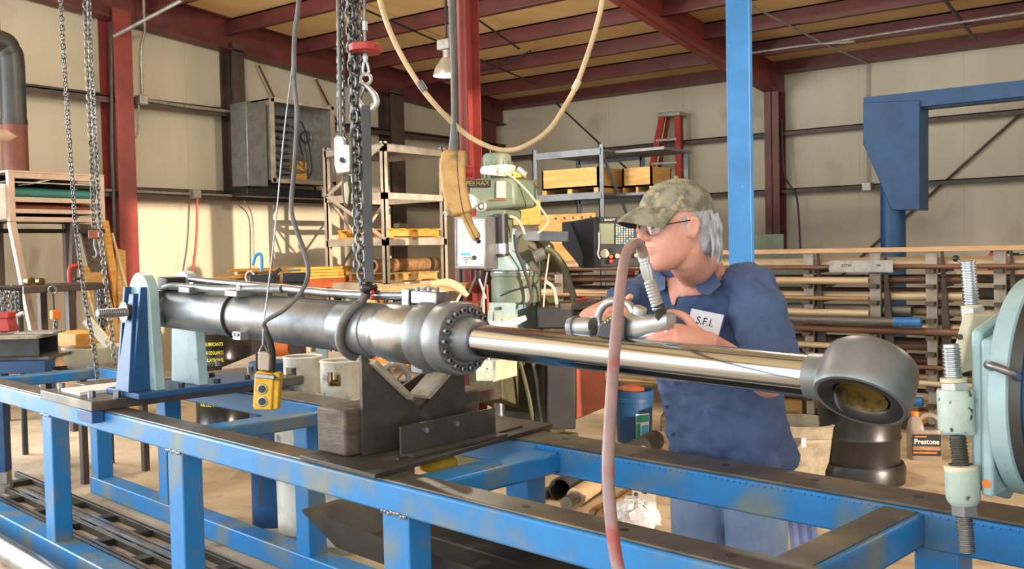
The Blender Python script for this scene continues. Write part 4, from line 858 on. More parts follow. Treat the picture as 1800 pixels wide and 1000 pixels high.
a = PX(72, 322, XF-.15); obj('loose_paper', MB(Matrix.Translation((a.x, a.y, zbot+hh*.82+.02)) @ Matrix.Rotation(.25, 4, 'X')).box(-.12, .12, -.15, .2, -.004, .004), 'white', label='crumpled pale sheet on the top shelf of the sheet rack', cat='paper')
a = PX(4, 345, XF-.2); obj('wall_cabinet_pack', MB().box(XF-.4, XF-.05, a.y-.25, a.y+.02, zbot+.02, ztop_-.1), 'white', label='white packaged box at the left end of the sheet rack', cat='box', bevel=.01)
# gauge/electrical enclosure on the wall
XE = -9.15
en = thing('electrical_enclosure', PX(530, 325, XE), 'open grey electrical enclosure full of wiring on the left wall', 'enclosure')
A = PX(475, 180, XE); B = PX(589, 322, XE); y0, y1 = A.y, B.y; z0 = PX(530, 322, XE).z; z1 = PX(530, 180, XE).z
obj('back_panel', MB().box(XL+.27, XL+.29, y0, y1, z0, z1), 'gun', en)
for bx_ in ((XL+.27, XE, y0-.0, y0+.02, z0, z1), (XL+.27, XE, y1-.02, y1, z0, z1), (XL+.27, XE, y0, y1, z0, z0+.02), (XL+.27, XE, y0, y1, z1-.02, z1)): obj('side_panel', MB().box(*bx_), 'galv', en)
for bx_ in ((XE-.01, XE+.015, y0-.01, y0+.045, z0, z1), (XE-.01, XE+.015, y1-.045, y1+.01, z0, z1), (XE-.01, XE+.015, y0, y1, z0-.01, z0+.04), (XE-.01, XE+.015, y0, y1, z1-.04, z1+.01)): obj('door_frame', MB().box(*bx_), 'tan_rack', en)
random.seed(11)
for i in range(9):
    zz = z0+.12+i*(z1-z0-.2)/9; obj('terminal_strip', MB().box(XL+.29, XL+.33, y0+.1, y0+.55, zz, zz+.035), 'dark_pipe', en)
    obj('indicator', MB().sphere(V((XL+.36, y0+.16, zz+.02)), .014, n=8, m=6), 'white', en)
    obj('wire', MB().tube([V((XL+.34, y0+.3+random.random()*.2, zz+.02)), V((XL+.40, y0+.55+random.random()*.2, zz+random.uniform(-.1, .05))), V((XL+.36, y0+.75+random.random()*.15, z0+.12+random.random()*.1)), V((XL+.34, y1-.25, z0+.08))], .009, 6, 4), random.choice(('black', 'cable', 'cable')), en)
obj('contactor', MB().box(XL+.29, XL+.38, y0+.6, y1-.2, z0+.05, z0+.3), 'wood_orange', en, bevel=.006)
obj('gauge', MB().torus(V((XL+.36, y0+.82, z0+.62)), (1, 0, 0), .07, .015, 22, 8), 'steel', en)
# enclosure stand-off box to its left
obj('breaker_box', xbox(432, 178, 472, 328, XE-.05, .3), 'gun', label='grey breaker box mounted left of the open enclosure', cat='box', bevel=.01)
obj('transformer_shelf', xbox(434, 328, 590, 350, XE-.15, .4), 'black', label='black trunking under the electrical enclosure', cat='trunking', bevel=.01)
obj('notice_card', xbox(568, 328, 588, 346, XE-.1, .03), 'white', label='white card below the right end of the electrical enclosure', cat='card')
# red air line
obj('red_air_line', MB().tube([PX(347, 345, XL+.27), PX(345, 420, XL+.3), PX(339, 480, XL+.35), PX(336, 560, XL+.4)], .014, 8, 4), 'red', label='red air line dropping down the left wall', cat='air line')
obj('grey_wall_cord', MB().tube([PX(429, 352, XL+.22), PX(443, 380, XL+.1), PX(446, 450, XL+.1), PX(446, 560, XL+.1)], .01, 8, 4), 'galv', label='thin grey cord hanging on the wall under the enclosure', cat='cord')
# lumber stack on a rack by the left wall
lr_ = thing('lumber_support', PX(560, 500, -8.3), 'rusty red beam carrying the yellow boards along the left wall', 'support')
A = PX(455, 492, -8.2); B = PX(642, 492, -8.2)
obj('beam', MB().box(-8.9, -8.2, A.y, B.y, A.z-.12, A.z-.02), 'red_brown', lr_, bevel=.004)
for yy in (A.y+.2, (A.y+B.y)/2, B.y-.2): obj('trestle_leg', MB().box(-8.6, -8.5, yy, yy+.1, FL, A.z-.12), 'brown_steel', lr_)
random.seed(5); nm = ('bottom', 'second', 'third', 'top')
for i in range(4):
    for j, side in enumerate(('front', 'rear')):
        z_ = A.z-.018+i*.034; o_ = random.uniform(-.1, .25); obj('board', MB().box(-8.52-j*.32, -8.22-j*.32, A.y+o_, B.y-random.uniform(0, .3), z_, z_+.030), 'wood_orange', label='yellow pine board, %s layer, %s row of the wall stack' % (nm[i], side), cat='board', group='boards by the left wall', bevel=.003)
# leaning lumber behind chains
for k, (x0, y0_, x1, y1_, wd, mt, lb) in enumerate(((150, 395, 176, 500, .14, 'wood_dark', 'dark brown plank leaning at the left behind the chains'), (184, 388, 205, 520, .07, 'wood_orange', 'orange plank leaning beside the red column'), (197, 410, 224, 512, .02, 'pine_pale', 'thin pale stick leaning against the red column'), (212, 440, 215, 540, .09, 'wood', 'tan plank standing at the foot of the red column'), (160, 470, 180, 540, .2, 'wood', 'short wide board standing behind the tail stand chains'))):
    A = PX(x0, y0_, -9.2+.05*k); B = PX(x1, y1_, -8.9+.05*k); d_ = B-A; B = A+d_*((FL+.01-A.z)/d_.z)
    obj('plank', MB().beam(A, B, .03 if wd > .03 else .02, wd, up=(0, 1, 0)), mt, label=lb, cat='plank', group='timber leaning at the left wall')
# bench by the left wall
bw = thing('wall_bench', PX(110, 580, -8.0), 'narrow brown steel bench standing under the sheet rack', 'bench')
A = PX(42, 503, -7.9); B = PX(196, 503, -7.9)
obj('top', MB().box(-8.5, -7.9, A.y, B.y, A.z-.06, A.z), 'brown_steel', bw, bevel=.006)
for yy in ((A.y+B.y)/2, B.y-.12):
    for xx in (-8.45, -7.98): obj('leg', MB().box(xx, xx+.06, yy, yy+.06, FL, A.z-.06), 'brown_steel', bw)
q = PX(53, 497, -8.0); obj('pulley', MB().cyl(V((-8.05, q.y, A.z+.035)), V((-7.98, q.y, A.z+.035)), .034, n=18).cyl(V((-8.1, q.y+.1, A.z+.03)), V((-8.0, q.y+.1, A.z+.03)), .03, n=16), 'gold', label='brass pulley lying on the wall bench', cat='pulley')
q = PX(134, 490, -8.1); rv = thing('red_bench_clamp', V((q.x, q.y, A.z)), 'small dark red clamp on the wall bench', 'clamp')
obj('clamp_frame', MB().tube([V((q.x, q.y-.06, A.z+.01)), V((q.x, q.y-.05, A.z+.14)), V((q.x, q.y+.04, A.z+.14)), V((q.x, q.y+.05, A.z+.05))], .02, 10, 3), 'red', rv); obj('clamp_screw', MB().cyl(V((q.x, q.y+.05, A.z+.04)), V((q.x, q.y-.02, A.z+.04)), .012, n=10), 'black', rv)
# chains draped over bench ends
sm = link_mesh('tiny_link', .045, .028, .006, 'chain_steel')
chs = thing('chain_stand', PX(20, 560, -7.3), 'dark pipe stand holding the hanging chains at the left edge', 'stand')
A_ = PX(-14, 505, -7.3); B_ = PX(37, 507, -7.3); obj('bar', MB().cyl(A_, B_, .02, n=12), 'dark_pipe', chs)
for q_ in (A_, B_): obj('upright', MB().cyl(V((q_.x-.03, q_.y, FL)), V((q_.x-.03, q_.y, q_.z+.02)), .022, n=12), 'dark_pipe', chs)
for k, (px, y0_, y1_) in enumerate(((4, 508, 560), (12, 512, 565), (22, 506, 560), (30, 512, 558))):
    chain([PX(px, y0_, -7.3), PX(px+1, (y0_+y1_)/2, -7.3), PX(px+2, y1_, -7.3)], sm, .035, ('leftmost', 'second', 'third', 'rightmost')[k]+' dark chain of the four hanging at the left edge over the vise', 'chains at the left edge', .4*k)
for k, (px, y0_, y1_, mt) in enumerate(((174, 512, 575), (180, 510, 580), (186, 512, 572)) and ((174, 512, 575, 0), (180, 510, 580, 0), (186, 512, 572, 0))):
    chain([PX(px, y0_, -7.88), PX(px+1, y1_, -7.88)], sm, .035, ('left', 'middle', 'right')[k]+' rusty chain hanging from the right end of the wall bench', 'chains on the wall bench', .5*k)
hk2 = thing('chain_hoist_hook', PX(95, 595, -7.4), 'small hook chain with an orange block hanging from the wall bench', 'chain')
obj('ring', MB().torus(PX(92, 510, -7.87), (1, 0, .2), .032, .009, 18, 8), 'steel', hk2); obj('shank', MB().tube([PX(93, 517, -7.87), PX(94, 548, -7.87)], .012, 8, 0), 'brown_steel', hk2)
obj('block', MB(Matrix.Translation(PX(97, 553, -7.87))).box(-.03, .03, -.035, .035, -.04, .04), 'orange', hk2, bevel=.01)
for i in range(8): inst(sm, 'link', hk2, Matrix.Translation(PX(98-i*.2, 565+i*4.0, -7.87)) @ Matrix.Rotation(PI/2*(i % 2), 4, 'Z'))
# blue cart with vise and box tube at the left edge
P0 = PZ(20, 730, FL)
ct_ = thing('blue_cart', P0, 'low blue steel cart on casters at the left edge carrying a box tube', 'cart')
zt2 = .64; dct = 5.9
A = PD(-60, 632, 6.1); B = PD(82, 622, 6.1); 
ua = (PD(82, 636, 6.1)-PD(-60, 640, 6.1)); ua.z = 0; ua.normalize(); vb = V((-ua.y, ua.x, 0)); 
if vb.dot(fwd) < 0: vb = -vb
CM = frame(PD(80, 632, 6.1), -ua, z=ZZ); cz = PD(80, 632, 6.1).z
obj('frame_rail', MB(CM).box(-.02, 1.6, -.05, .05, -.08, 0), 'blue_dark', ct_, bevel=.004)
sgn = 1 if (CM.to_3x3() @ V((0, 1, 0))).dot(fwd) > 0 else -1
obj('frame_rail', MB(CM).box(-.02, 1.6, sgn*.75, sgn*.85, -.08, 0), 'blue_dark', ct_, bevel=.004)
obj('deck', MB(CM).box(-.02, 1.6, min(0, sgn*.8), max(0, sgn*.8), 0, .02), 'worn_top', ct_)
for x in (.3, 1.4):
    for y in (0, sgn*.8):
        obj('leg', MB(CM).box(x-.04, x+.04, y-.04, y+.04, -cz+FL+.14, -.08), 'blue_dark', ct_)
        obj('caster_fork', MB(CM).box(x-.045, x+.045, y-.03, y+.03, -cz+FL+.06, -cz+FL+.14), 'galv', ct_, bevel=.005)
        obj('caster_wheel', MB(CM).cyl((x, y-.022, -cz+FL+.055), (x, y+.022, -cz+FL+.055), .055, n=22), 'galv', ct_)
bt_ = thing('box_tube', CM @ V((.3, 0, .02)), 'open black square steel tube lying on the blue cart', 'tube')
t = MB(CM)
w_, h_ = .26, .125
for bx_ in ((0.02, .9, -.04, -.03, .021, .021+h_), (0.02, .9, w_-.05, w_-.04, .021, .021+h_), (0.02, .9, -.04, w_-.04, .021, .031), (0.02, .9, -.04, w_-.04, .011+h_, .021+h_)): obj('tube_wall', MB(CM).box(bx_[0], bx_[1], bx_[2]*sgn if sgn > 0 else -bx_[3], bx_[3]*sgn if sgn > 0 else -bx_[2], bx_[4], bx_[5]), 'dark_pipe', bt_)
obj('steel_flat', MB(CM).box(-.06, .55, -.06, .22, .15, .17), 'pad_wood', label='grey steel flat lying on top of the box tube', cat='plate', bevel=.003)
obj('steel_flat', MB(CM).box(-.12, .12, -.03, .14, .171, .185), 'galv', label='small pale flat stacked on the grey flat', cat='plate', bevel=.003)
vi = thing('red_vise', CM @ V((.28, .05, .17)), 'red bench vise on the stack of flats at the left edge', 'vise')
obj('body', MB(CM).hexa([(.16, -.02, .186), (.44, -.02, .186), (.44, .1, .186), (.16, .1, .186)], [(.18, 0, .28), (.40, 0, .27), (.40, .09, .27), (.18, .09, .28)]), 'red', vi, bevel=.01)
obj('jaw', MB(CM).box(.17, .23, -.01, .1, .27, .31), 'red', vi, bevel=.006)
obj('handle', MB(CM).cyl((.42, .02, .30), (.55, -.02, .36), .018, n=12), 'silver', vi)
obj('screw', MB(CM).cyl((.15, .04, .28), (.11, .04, .30), .014, n=10), 'silver', vi)
obj('anvil_end', MB(CM).box(.36, .42, 0, .08, .28, .36), 'white', vi, bevel=.008)
# tub with rolled paper
tb_ = PD(165, 608, 6.6); tub = thing('shallow_tub', V((tb_.x, tb_.y, tb_.z-.1)), 'shallow cream plastic tub behind the left end of the bench', 'tub')
obj('tub_body', MB().lathe(V((tb_.x, tb_.y, tb_.z-.14)), ZZ, [(0, .12), (0, .17), (.12, .2), (.13, .205), (.14, .205), (.14, .195), (.02, .16), (.02, .01)], 28, cap=False), 'cream', tub)
st_ = PD(160, 660, 6.6); tst = thing('tub_stand', V((tb_.x, tb_.y, FL)), 'dark stand with thin legs under the cream tub', 'stand'); obj('top', MB().box(tb_.x-.25, tb_.x+.25, tb_.y-.25, tb_.y+.25, tb_.z-.17, tb_.z-.14), 'brown_steel', tst)
for dx in (-.22, .22):
    for dy in (-.22, .22): obj('leg', MB().box(tb_.x+dx-.02, tb_.x+dx+.02, tb_.y+dy-.02, tb_.y+dy+.02, FL, tb_.z-.17), 'brown_steel', tst)
A = PD(153, 562, 6.6); B = PD(184, 598, 6.6); obj('paper_roll', MB().pipe(A, B+(B-A)*.3, .034, .026, 20), 'white_dirty', label='pale cardboard roll standing in the cream tub', cat='roll')
obj('wood_crate_edge', MB(Matrix.Translation(PD(135, 588, 6.9))).box(-.2, .2, -.12, .12, -.5, .02), 'wood_orange', label='orange-brown wooden box behind the cream tub', cat='box', bevel=.005)
# loose fittings on bench left of plate
q = tab(PZ(108, 668, .76)); obj('pipe_elbow', T_().torus((-5.1, 2.25, .762), (0, .3, 1), .05, .022, 16, 10, 0, 3.6), 'wood_dark', label='rusty pipe elbow lying on the bench left of the mounting plate', cat='elbow')
obj('support_bar', T_().box(-5.3, -4.85, 2.0, 2.44, .70, .7405), 'worn_top', b, bevel=.004)

# ------------------------------------------------------------------ behind the bench, left of the mill
p = PZ(397, 745, FL)
dr = thing('oil_drum', p, 'black steel oil drum with yellow lettering standing behind the tail stand', 'drum')
R_ = .245; HT = PD(397, 583, (p-CAM).dot(fwd)).z-FL
obj('shell', MB().lathe(V((p.x, p.y, FL)), ZZ, [(0, R_-.01), (0, R_+.004), (.012, R_+.004), (.02, R_), (HT*.32, R_), (HT*.335, R_+.008), (HT*.35, R_), (HT*.65, R_), (HT*.665, R_+.008), (HT*.68, R_), (HT-.02, R_), (HT-.012, R_+.006), (HT, R_+.006), (HT, R_-.008), (HT-.015, R_-.01), (HT-.015, .01)], 48, cap=False), 'black_gloss', dr)
vc = V((CAM.x-p.x, CAM.y-p.y, 0)).normalized(); a0_ = math.atan2(vc.y, vc.x)
def wrap(zc, ang):
    def fn(x, y, z): a = a0_+ang+x/R_; return V((p.x+(R_+.002+z)*math.cos(a), p.y+(R_+.002+z)*math.sin(a), zc+y))
    return fn
for i, (s_, yy) in enumerate((('OIL LUBRICANTS', 605), ('OILS & COOLANTS', 620), ('EMULATIONS', 633), ('FUEL OILS UNLIMITED', 712))):
    zc = PD(375, yy, (p-CAM).dot(fwd)-R_).z; text('drum_lettering', s_, .042, 'yellow_text', dr, wrap(zc, -.42), .0004, bold=True, width=.2 if i != 3 else .26)
lb = p+V((0, 0, HT)); obj('drum_litter', MB().sphere(lb+V((0, -.05, .02)), .05, (1.6, 1, .5), 12, 8), 'cream', label='crumpled rags on top of the oil drum', cat='rags')
# gas cylinders with guard collars
for k, (px, py, D, lb_) in enumerate(((533, 657, 5.02, 'left grey propane cylinder with a cut-out guard collar'), (599, 664, 4.82, 'right grey propane cylinder with a cut-out guard collar'))):
    c0 = PD(px, py, D); gcy = thing('gas_cylinder', V((c0.x, c0.y, FL)), lb_, 'gas cylinder', 'propane cylinders behind the bench')
    zc1 = PD(px, py-30, D).z; zc0 = zc1-.17; Rr = .1
    obj('tank', MB().lathe(V((c0.x, c0.y, FL)), ZZ, [(0, .12), (.03, .125), (.04, .15), (zc0-FL-.12, .155), (zc0-FL-.06, .145), (zc0-FL-.02, .11), (zc0-FL, .05)], 36), 'white_dirty', gcy)
    # collar: two rims joined by wide webs, open windows between
    n = 36; vv = []; ff = []; zz = [zc0-.02, zc0+.055, zc0+.125, zc1]
    angw = math.atan2(CAM.y-c0.y, CAM.x-c0.x)
    cb_ = MB()
    for i in range(n):
        a = angw+2*PI*i/n; a2 = angw+2*PI*(i+1)/n
        for j in range(3):
            if j == 1 and (i % 12) in (6+2*k, 7+2*k, 8+2*k, 9+2*k): continue
            P4 = [V((c0.x+rr*math.cos(t_), c0.y+rr*math.sin(t_), zq)) for rr in (Rr, Rr-.006) for t_ in (a, a2) for zq in (zz[j], zz[j+1])]
            cb_.add(P4, [(0, 1, 3, 2), (4, 6, 7, 5), (0, 4, 5, 1), (2, 3, 7, 6), (0, 2, 6, 4), (1, 5, 7, 3)])
    obj('guard_collar', cb_, 'white_dirty', gcy, smooth=0)
    obj('collar_rim', MB().torus(V((c0.x, c0.y, zc1)), ZZ, Rr-.003, .007, 36, 8), 'white', gcy)
    obj('valve', MB().cyl(V((c0.x, c0.y, zc0)), V((c0.x, c0.y, zc0+.1)), .022, n=12).cyl(V((c0.x-.04, c0.y-.03, zc0+.06)), V((c0.x+.03, c0.y+.02, zc0+.06)), .016, n=10), 'gold', gcy)
# hand truck wheel, orange handle, red toolbox, orange pump, posts
c0 = PD(692, 672, 5.0); hw = thing('hand_truck', V((c0.x, c0.y, FL)), 'grey-wheeled cart with a tubular orange handle behind the V saddle', 'hand truck')
wn = (-fwd*.75+cr*.66); wn.z = 0
obj('tyre', MB().torus(c0, wn, .095, .016, 32, 10), 'wheel_grey', hw); obj('hub', MB().cyl(c0-wn.normalized()*.03, c0+wn.normalized()*.03, .022, n=14), 'steel', hw)
for i in range(5):
    a = i*2*PI/5; xx = wn.normalized().cross(ZZ); obj('spoke', MB().cyl(c0, c0+(xx*math.cos(a)+ZZ*math.sin(a))*.09, .006, n=8), 'steel', hw)
obj('handle', MB().cyl(PD(722, 700, 4.95), PD(747, 636, 4.95), .011, n=10), 'orange', hw); obj('axle_post', MB().box(c0.x-.03, c0.x+.03, c0.y+.05, c0.y+.11, FL, c0.z), 'brown_steel', hw)
obj('bed', MB(Matrix.Translation((c0.x, c0.y, c0.z-.1))).box(-.3, .3, .12, .5, -.03, .03), 'brown_steel', hw)
obj('fender', cam_prism([(735, 680), (750, 660), (765, 668), (760, 685)], 4.98, .1), 'orange', hw, bevel=.004)
c0 = PD(497, 612, 6.6); pm = thing('orange_pump', V((c0.x, c0.y, c0.z-.07)), 'orange cast pump body on a shelf beyond the barrel', 'pump')
obj('casing', MB().cyl(c0-cr*.055, c0+cr*.045, .058, .052, 20), 'orange', pm, bevel=.006); obj('flange', MB().cyl(c0-cr*.07-ZZ*.01, c0-cr*.055-ZZ*.01, .045, n=18), 'orange', pm); obj('motor', MB().cyl(c0+cr*.05, c0+cr*.11, .035, n=16), 'red', pm)
c0 = PD(560, 640, 7.0); sh_ = thing('low_shelf', V((c0.x, c0.y, FL)), 'low tan shelf table along the wall beyond the barrel', 'shelf')
uF = V((fwd.x, fwd.y, 0)).normalized(); uR = V((cr.x, cr.y, 0)).normalized(); SM = Matrix((uR, uF, ZZ)).transposed().to_4x4(); SM.translation = V((c0.x, c0.y, PD(560, 628, 7.0).z))
obj('shelf_top', MB(SM).box(-.55, .42, -.5, .4, -.05, 0), 'tan_rack', sh_, bevel=.004)
for x in (-.28, .12): obj('post', MB(SM).box(x-.035, x+.035, -.5, -.43, -SM.translation.z+FL, .42 if x < .5 else 0), 'aqua' if x > 0 else 'blue_dark', sh_)
c0 = PD(638, 618, 6.7); tbx = thing('red_parts_bin', c0-ZZ*.06, 'red plastic parts bin on the low shelf', 'bin')
obj('bin', MB(Matrix.Translation(c0) @ SM.to_3x3().to_4x4()).hexa([(-.07, -.06, -.075), (.07, -.06, -.075), (.07, .1, -.075), (-.07, .1, -.075)], [(-.09, -.08, .05), (.09, -.08, .05), (.09, .12, .05), (-.09, .12, .05)]), 'red', tbx, bevel=.006)
obj('rim', MB(Matrix.Translation(c0) @ SM.to_3x3().to_4x4()).box(-.1, .1, -.09, .13, .045, .06), 'red', tbx, bevel=.004)
c0 = PD(478, 690, 5.3); obj('blue_drum', MB().lathe(V((c0.x, c0.y, FL)), ZZ, [(0, .1), (0, .125), (.28, .125), (.3, .135), (.32, .125), (PD(478, 635, 5.3).z-FL, .12), (PD(478, 635, 5.3).z-FL, .01)], 28, cap=False), 'blue_dark', label='dark blue drum between the pendant box and the gas cylinders', cat='drum')
# blue-handled clamp and black fixtures above the barrel
c0 = PD(455, 480, 5.2); bc = thing('blue_handled_clamp', c0, 'toggle clamp with blue hooked handles standing beyond the barrel', 'clamp')
obj('handle', MB().tube([PD(444, 466, 5.2), PD(449, 450, 5.2), PD(456, 446, 5.2), PD(460, 452, 5.2), PD(460, 478, 5.2)], [.008, .009, .009, .009, .01], 8, 4), 'label_blue', bc)
obj('base', MB(Matrix.Translation(PD(462, 492, 5.2)) @ SM.to_3x3().to_4x4()).box(-.06, .08, -.06, .06, -.05, .03), 'black', bc, bevel=.01)
obj('lever', MB().beam(PD(474, 488, 5.2), PD(494, 472, 5.2), .012, .02), 'black', bc); obj('loop', MB().torus(PD(440, 487, 5.2), cr*.5+fwd, .03, .006, 18, 8), 'silver', bc)
obj('clamp_post', MB(Matrix.Translation(PD(462, 500, 5.2)) @ SM.to_3x3().to_4x4()).box(-.04, .04, -.04, .04, -1.2, -.04), 'brown_steel', bc)
c0 = PD(520, 488, 5.6); bg = thing('black_machine_vise', c0, 'black vise with a pale handle on a post beyond the barrel', 'vise')
obj('jaw', MB(Matrix.Translation(c0) @ SM.to_3x3().to_4x4()).box(-.07, .07, -.05, .05, -.03, .03), 'black', bg, bevel=.008); obj('handle', MB().cyl(c0-cr*.05+ZZ*.045, c0+cr*.03+ZZ*.045, .008, n=8), 'silver', bg); obj('post', MB(Matrix.Translation(c0) @ SM.to_3x3().to_4x4()).box(-.04, .04, -.04, .04, -c0.z+FL, -.03), 'brown_steel', bg)
# ------------------------------------------------------------------ interior column beside the mill
c0 = PD(824, 400, 7.6)
ic = thing('interior_column', V((c0.x, c0.y, FL)), 'maroon steel H column rising to the roof behind the mill', 'column')
IM = rotz(V((c0.x, c0.y, 0)), .12)
zc_ = roofz(c0.y)
obj('flange', MB(IM).box(-.075, .075, -.10, -.088, FL, zc_), 'maroon_red', ic); obj('flange', MB(IM).box(-.075, .075, .088, .10, FL, zc_), 'maroon_red', ic)
obj('web', MB(IM).box(-.006, .006, -.088, .088, FL, zc_), 'maroon_red', ic)
q = IM @ V((.0, -.14, 0)); obj('conduit', MB().cyl(V((q.x, q.y, FL)), V((q.x, q.y, zc_)), .018, n=10), 'dark_pipe', ic)

# ------------------------------------------------------------------ tan storage rack
XA, XBk = -7.35, -8.25
tr = thing('tan_storage_rack', PX(730, 560, XA), 'tan slotted-angle storage rack left of the mill', 'rack')
yA, yB = PX(677, 400, XA).y, PX(780, 400, XA).y; zT = PX(677, 248, XA).z
def pst(x, y): obj('post', MB().box(x-.055, x, y, y+.012, FL, zT).box(x-.012, x, y, y+.06, FL, zT), 'tan_rack', tr)
pst(XA, yA); pst(XA, yB); pst(XBk, yA); pst(XBk, yB)
shz = [PX(677, y, XA).z for y in (254, 338, 420, 500)]
for k, z_ in enumerate(shz):
    for x in (XA, XBk): obj('beam', MB().box(x-.03, x, yA, yB+.05, z_-.07, z_), 'tan_rack', tr)
    for y in (yA, yB): obj('beam', MB().box(XBk, XA, y, y+.03, z_-.07, z_), 'tan_rack', tr)
    if k in (0, 2, 3): obj('shelf', MB().box(XBk, XA, yA, yB, z_, z_+.015), 'tan_rack' if k else 'grey_rack', tr)
obj('brace', MB().beam(V((XBk, yA, shz[1])), V((XBk, yB, shz[3])), .02, .03), 'tan_rack', tr); obj('brace', MB().beam(V((XBk, yB, shz[1])), V((XBk, yA, shz[3])), .02, .03), 'tan_rack', tr)
obj('brace', MB().beam(V((XA, yA, shz[0])), V((XBk, yA, shz[1])), .02, .03), 'tan_rack', tr); obj('brace', MB().beam(V((XBk, yA, shz[1])), V((XA, yA, shz[2])), .02, .03), 'tan_rack', tr)
def pallet(o, dx, dy, label, mt='wood_orange'):
    t = thing('pallet', o, label, 'pallet')
    for i in range(5): y = o.y+dy*i/4*.9; obj('deck_board', MB().box(o.x-dx, o.x, y, y+dy*.09, o.z+.085, o.z+.1), mt, t)
    for i in range(3): obj('stringer', MB().box(o.x-dx*(.98-.45*i), o.x-dx*(.98-.45*i)+.04, o.y, o.y+dy*.99, o.z+.015, o.z+.085), mt, t)
    for i in range(3): y = o.y+dy*i/2*.9; obj('bottom_board', MB().box(o.x-dx, o.x, y, y+dy*.09, o.z, o.z+.015), mt, t)
pallet(V((XA+.02, yA+.03, shz[2]+.016)), .8, yB-yA-.1, 'small yellow wooden pallet on the middle shelf of the tan rack')
pallet(V((XA, yA+.2, shz[3]+.02)), .8, yB-yA-.3, 'pale wooden pallet on the bottom shelf of the tan rack', 'wood')
for k, (y, x) in enumerate(((yA+.35, XA-.15), (yB-.55, XA-.25))): obj('pipe_fitting', MB().lathe(V((x, y, shz[2]+.15)), V((.2, 1, 0)), [(0, .01), (0, .03), (.04, .035), (.1, .025), (.12, .03), (.14, .01)], 14), 'steel', label=('left' if k == 0 else 'right')+' steel pipe fitting lying on the yellow pallet', cat='fitting')
for k, z_ in enumerate((.165,)):
    obj('thick_pipe', MB().pipe(V((XA-.25, yA+.05, shz[3]+.2)), V((XA-.35, yB+.25, shz[3]+.2)), .075, .045, 20), 'pipe_tan', label='thick rusty pipe lying on the pale pallet of the tan rack', cat='pipe')
    obj('thick_pipe', MB().pipe(V((XA-.5, yA+.3, shz[3]+.2)), V((XA-.55, yB+.35, shz[3]+.2)), .075, .045, 20), 'pipe_rust', label='second rusty pipe behind the front one on the pale pallet', cat='pipe')
# low timber shelf in front of the tan rack
pl0 = PD(720, 500, 6.9); obj('timber_shelf', MB(Matrix.Translation(PD(745, 502, 6.9)) @ SM.to_3x3().to_4x4()).box(-.42, .3, -.1, .5, -.04, 0), 'wood', label='brown timber shelf below the tan rack', cat='shelf', bevel=.004)
obj('shelf_trestle', MB(Matrix.Translation(PD(745, 502, 6.9)) @ SM.to_3x3().to_4x4()).box(-.40, -.34, -.1, .5, -PD(745, 502, 6.9).z+FL, -.04).box(.02, .08, -.1, .5, -PD(745, 502, 6.9).z+FL, -.04).box(-.34, .02, .1, .16, -.6, -.5), 'wood', label='wooden trestle under the timber shelf', cat='trestle')

# ------------------------------------------------------------------ milling machine
MD = 6.55
ml = thing('milling_machine', PD(890, 748, MD), 'pale green turret milling machine with a white control face', 'milling machine')
ex_ = (uF*.86+uR*.52).normalized()           # depth direction of the machine
def mp(pts, D, th, name, mt, bev=.006, par=None): return obj(name, MB().prism([PD(x, y, D) for x, y in pts], ex_*th), mt, par or ml, bevel=bev)
def mrect(x0, y0, x1, y1, D, th, name, mt, bev=.006, par=None): return mp([(x0, y1), (x1, y1), (x1, y0), (x0, y0)], D, th, name, mt, bev, par)
def vcyl(px, y0, y1, D, r, name, mt, n=28, prof=None):
    a = PD(px, y1, D); b_ = PD(px, y0, D); b_ = V((a.x, a.y, b_.z)); h = b_.z-a.z
    return obj(name, MB().lathe(a, ZZ, [(t*h, q*r) for t, q in (prof or ((0, 1), (1, 1)))], n), mt, ml)
zf = FL
# base, column, knee
bq = PD(900, 600, MD+.25); BM = Matrix.Translation((bq.x, bq.y, 0)) @ Matrix.Rotation(-.5, 4, 'Z') @ SM.to_3x3().to_4x4()
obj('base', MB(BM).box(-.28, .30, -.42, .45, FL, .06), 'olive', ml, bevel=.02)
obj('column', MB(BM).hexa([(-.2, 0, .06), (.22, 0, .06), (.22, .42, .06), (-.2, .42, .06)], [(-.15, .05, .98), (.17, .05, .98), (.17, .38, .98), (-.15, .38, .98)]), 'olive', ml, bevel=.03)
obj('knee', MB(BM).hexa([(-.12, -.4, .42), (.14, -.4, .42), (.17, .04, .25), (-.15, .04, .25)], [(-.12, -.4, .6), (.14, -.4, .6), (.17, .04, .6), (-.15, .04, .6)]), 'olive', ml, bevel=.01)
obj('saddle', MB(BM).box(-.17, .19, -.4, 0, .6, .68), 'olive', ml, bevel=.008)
tz = PD(858, 632, MD-.3).z
tA = PD(874, 650, MD-.35); 
obj('work_table', MB(BM).box(-.62, .36, -.36, -.08, .68, .76), 'steel', ml, bevel=.004)
mrect(836, 633, 873, 670, MD-.4, .22, 'drive_box', 'mint_light', .006)
obj('drive_plate', MB().prism([PD(x, y, MD-.4) for x, y in ((866, 672), (881, 667), (881, 632), (866, 634))], ex_*.2), 'cream', ml, bevel=.003)
obj('crank', MB().cyl(PD(858, 633, MD-.38), PD(858, 622, MD-.38), .02, n=14), 'steel_bright', ml)
obj('screw_post', MB().cyl(BM @ V((0, -.2, FL+.1)), BM @ V((0, -.2, .45)), .04, n=16), 'steel', ml)
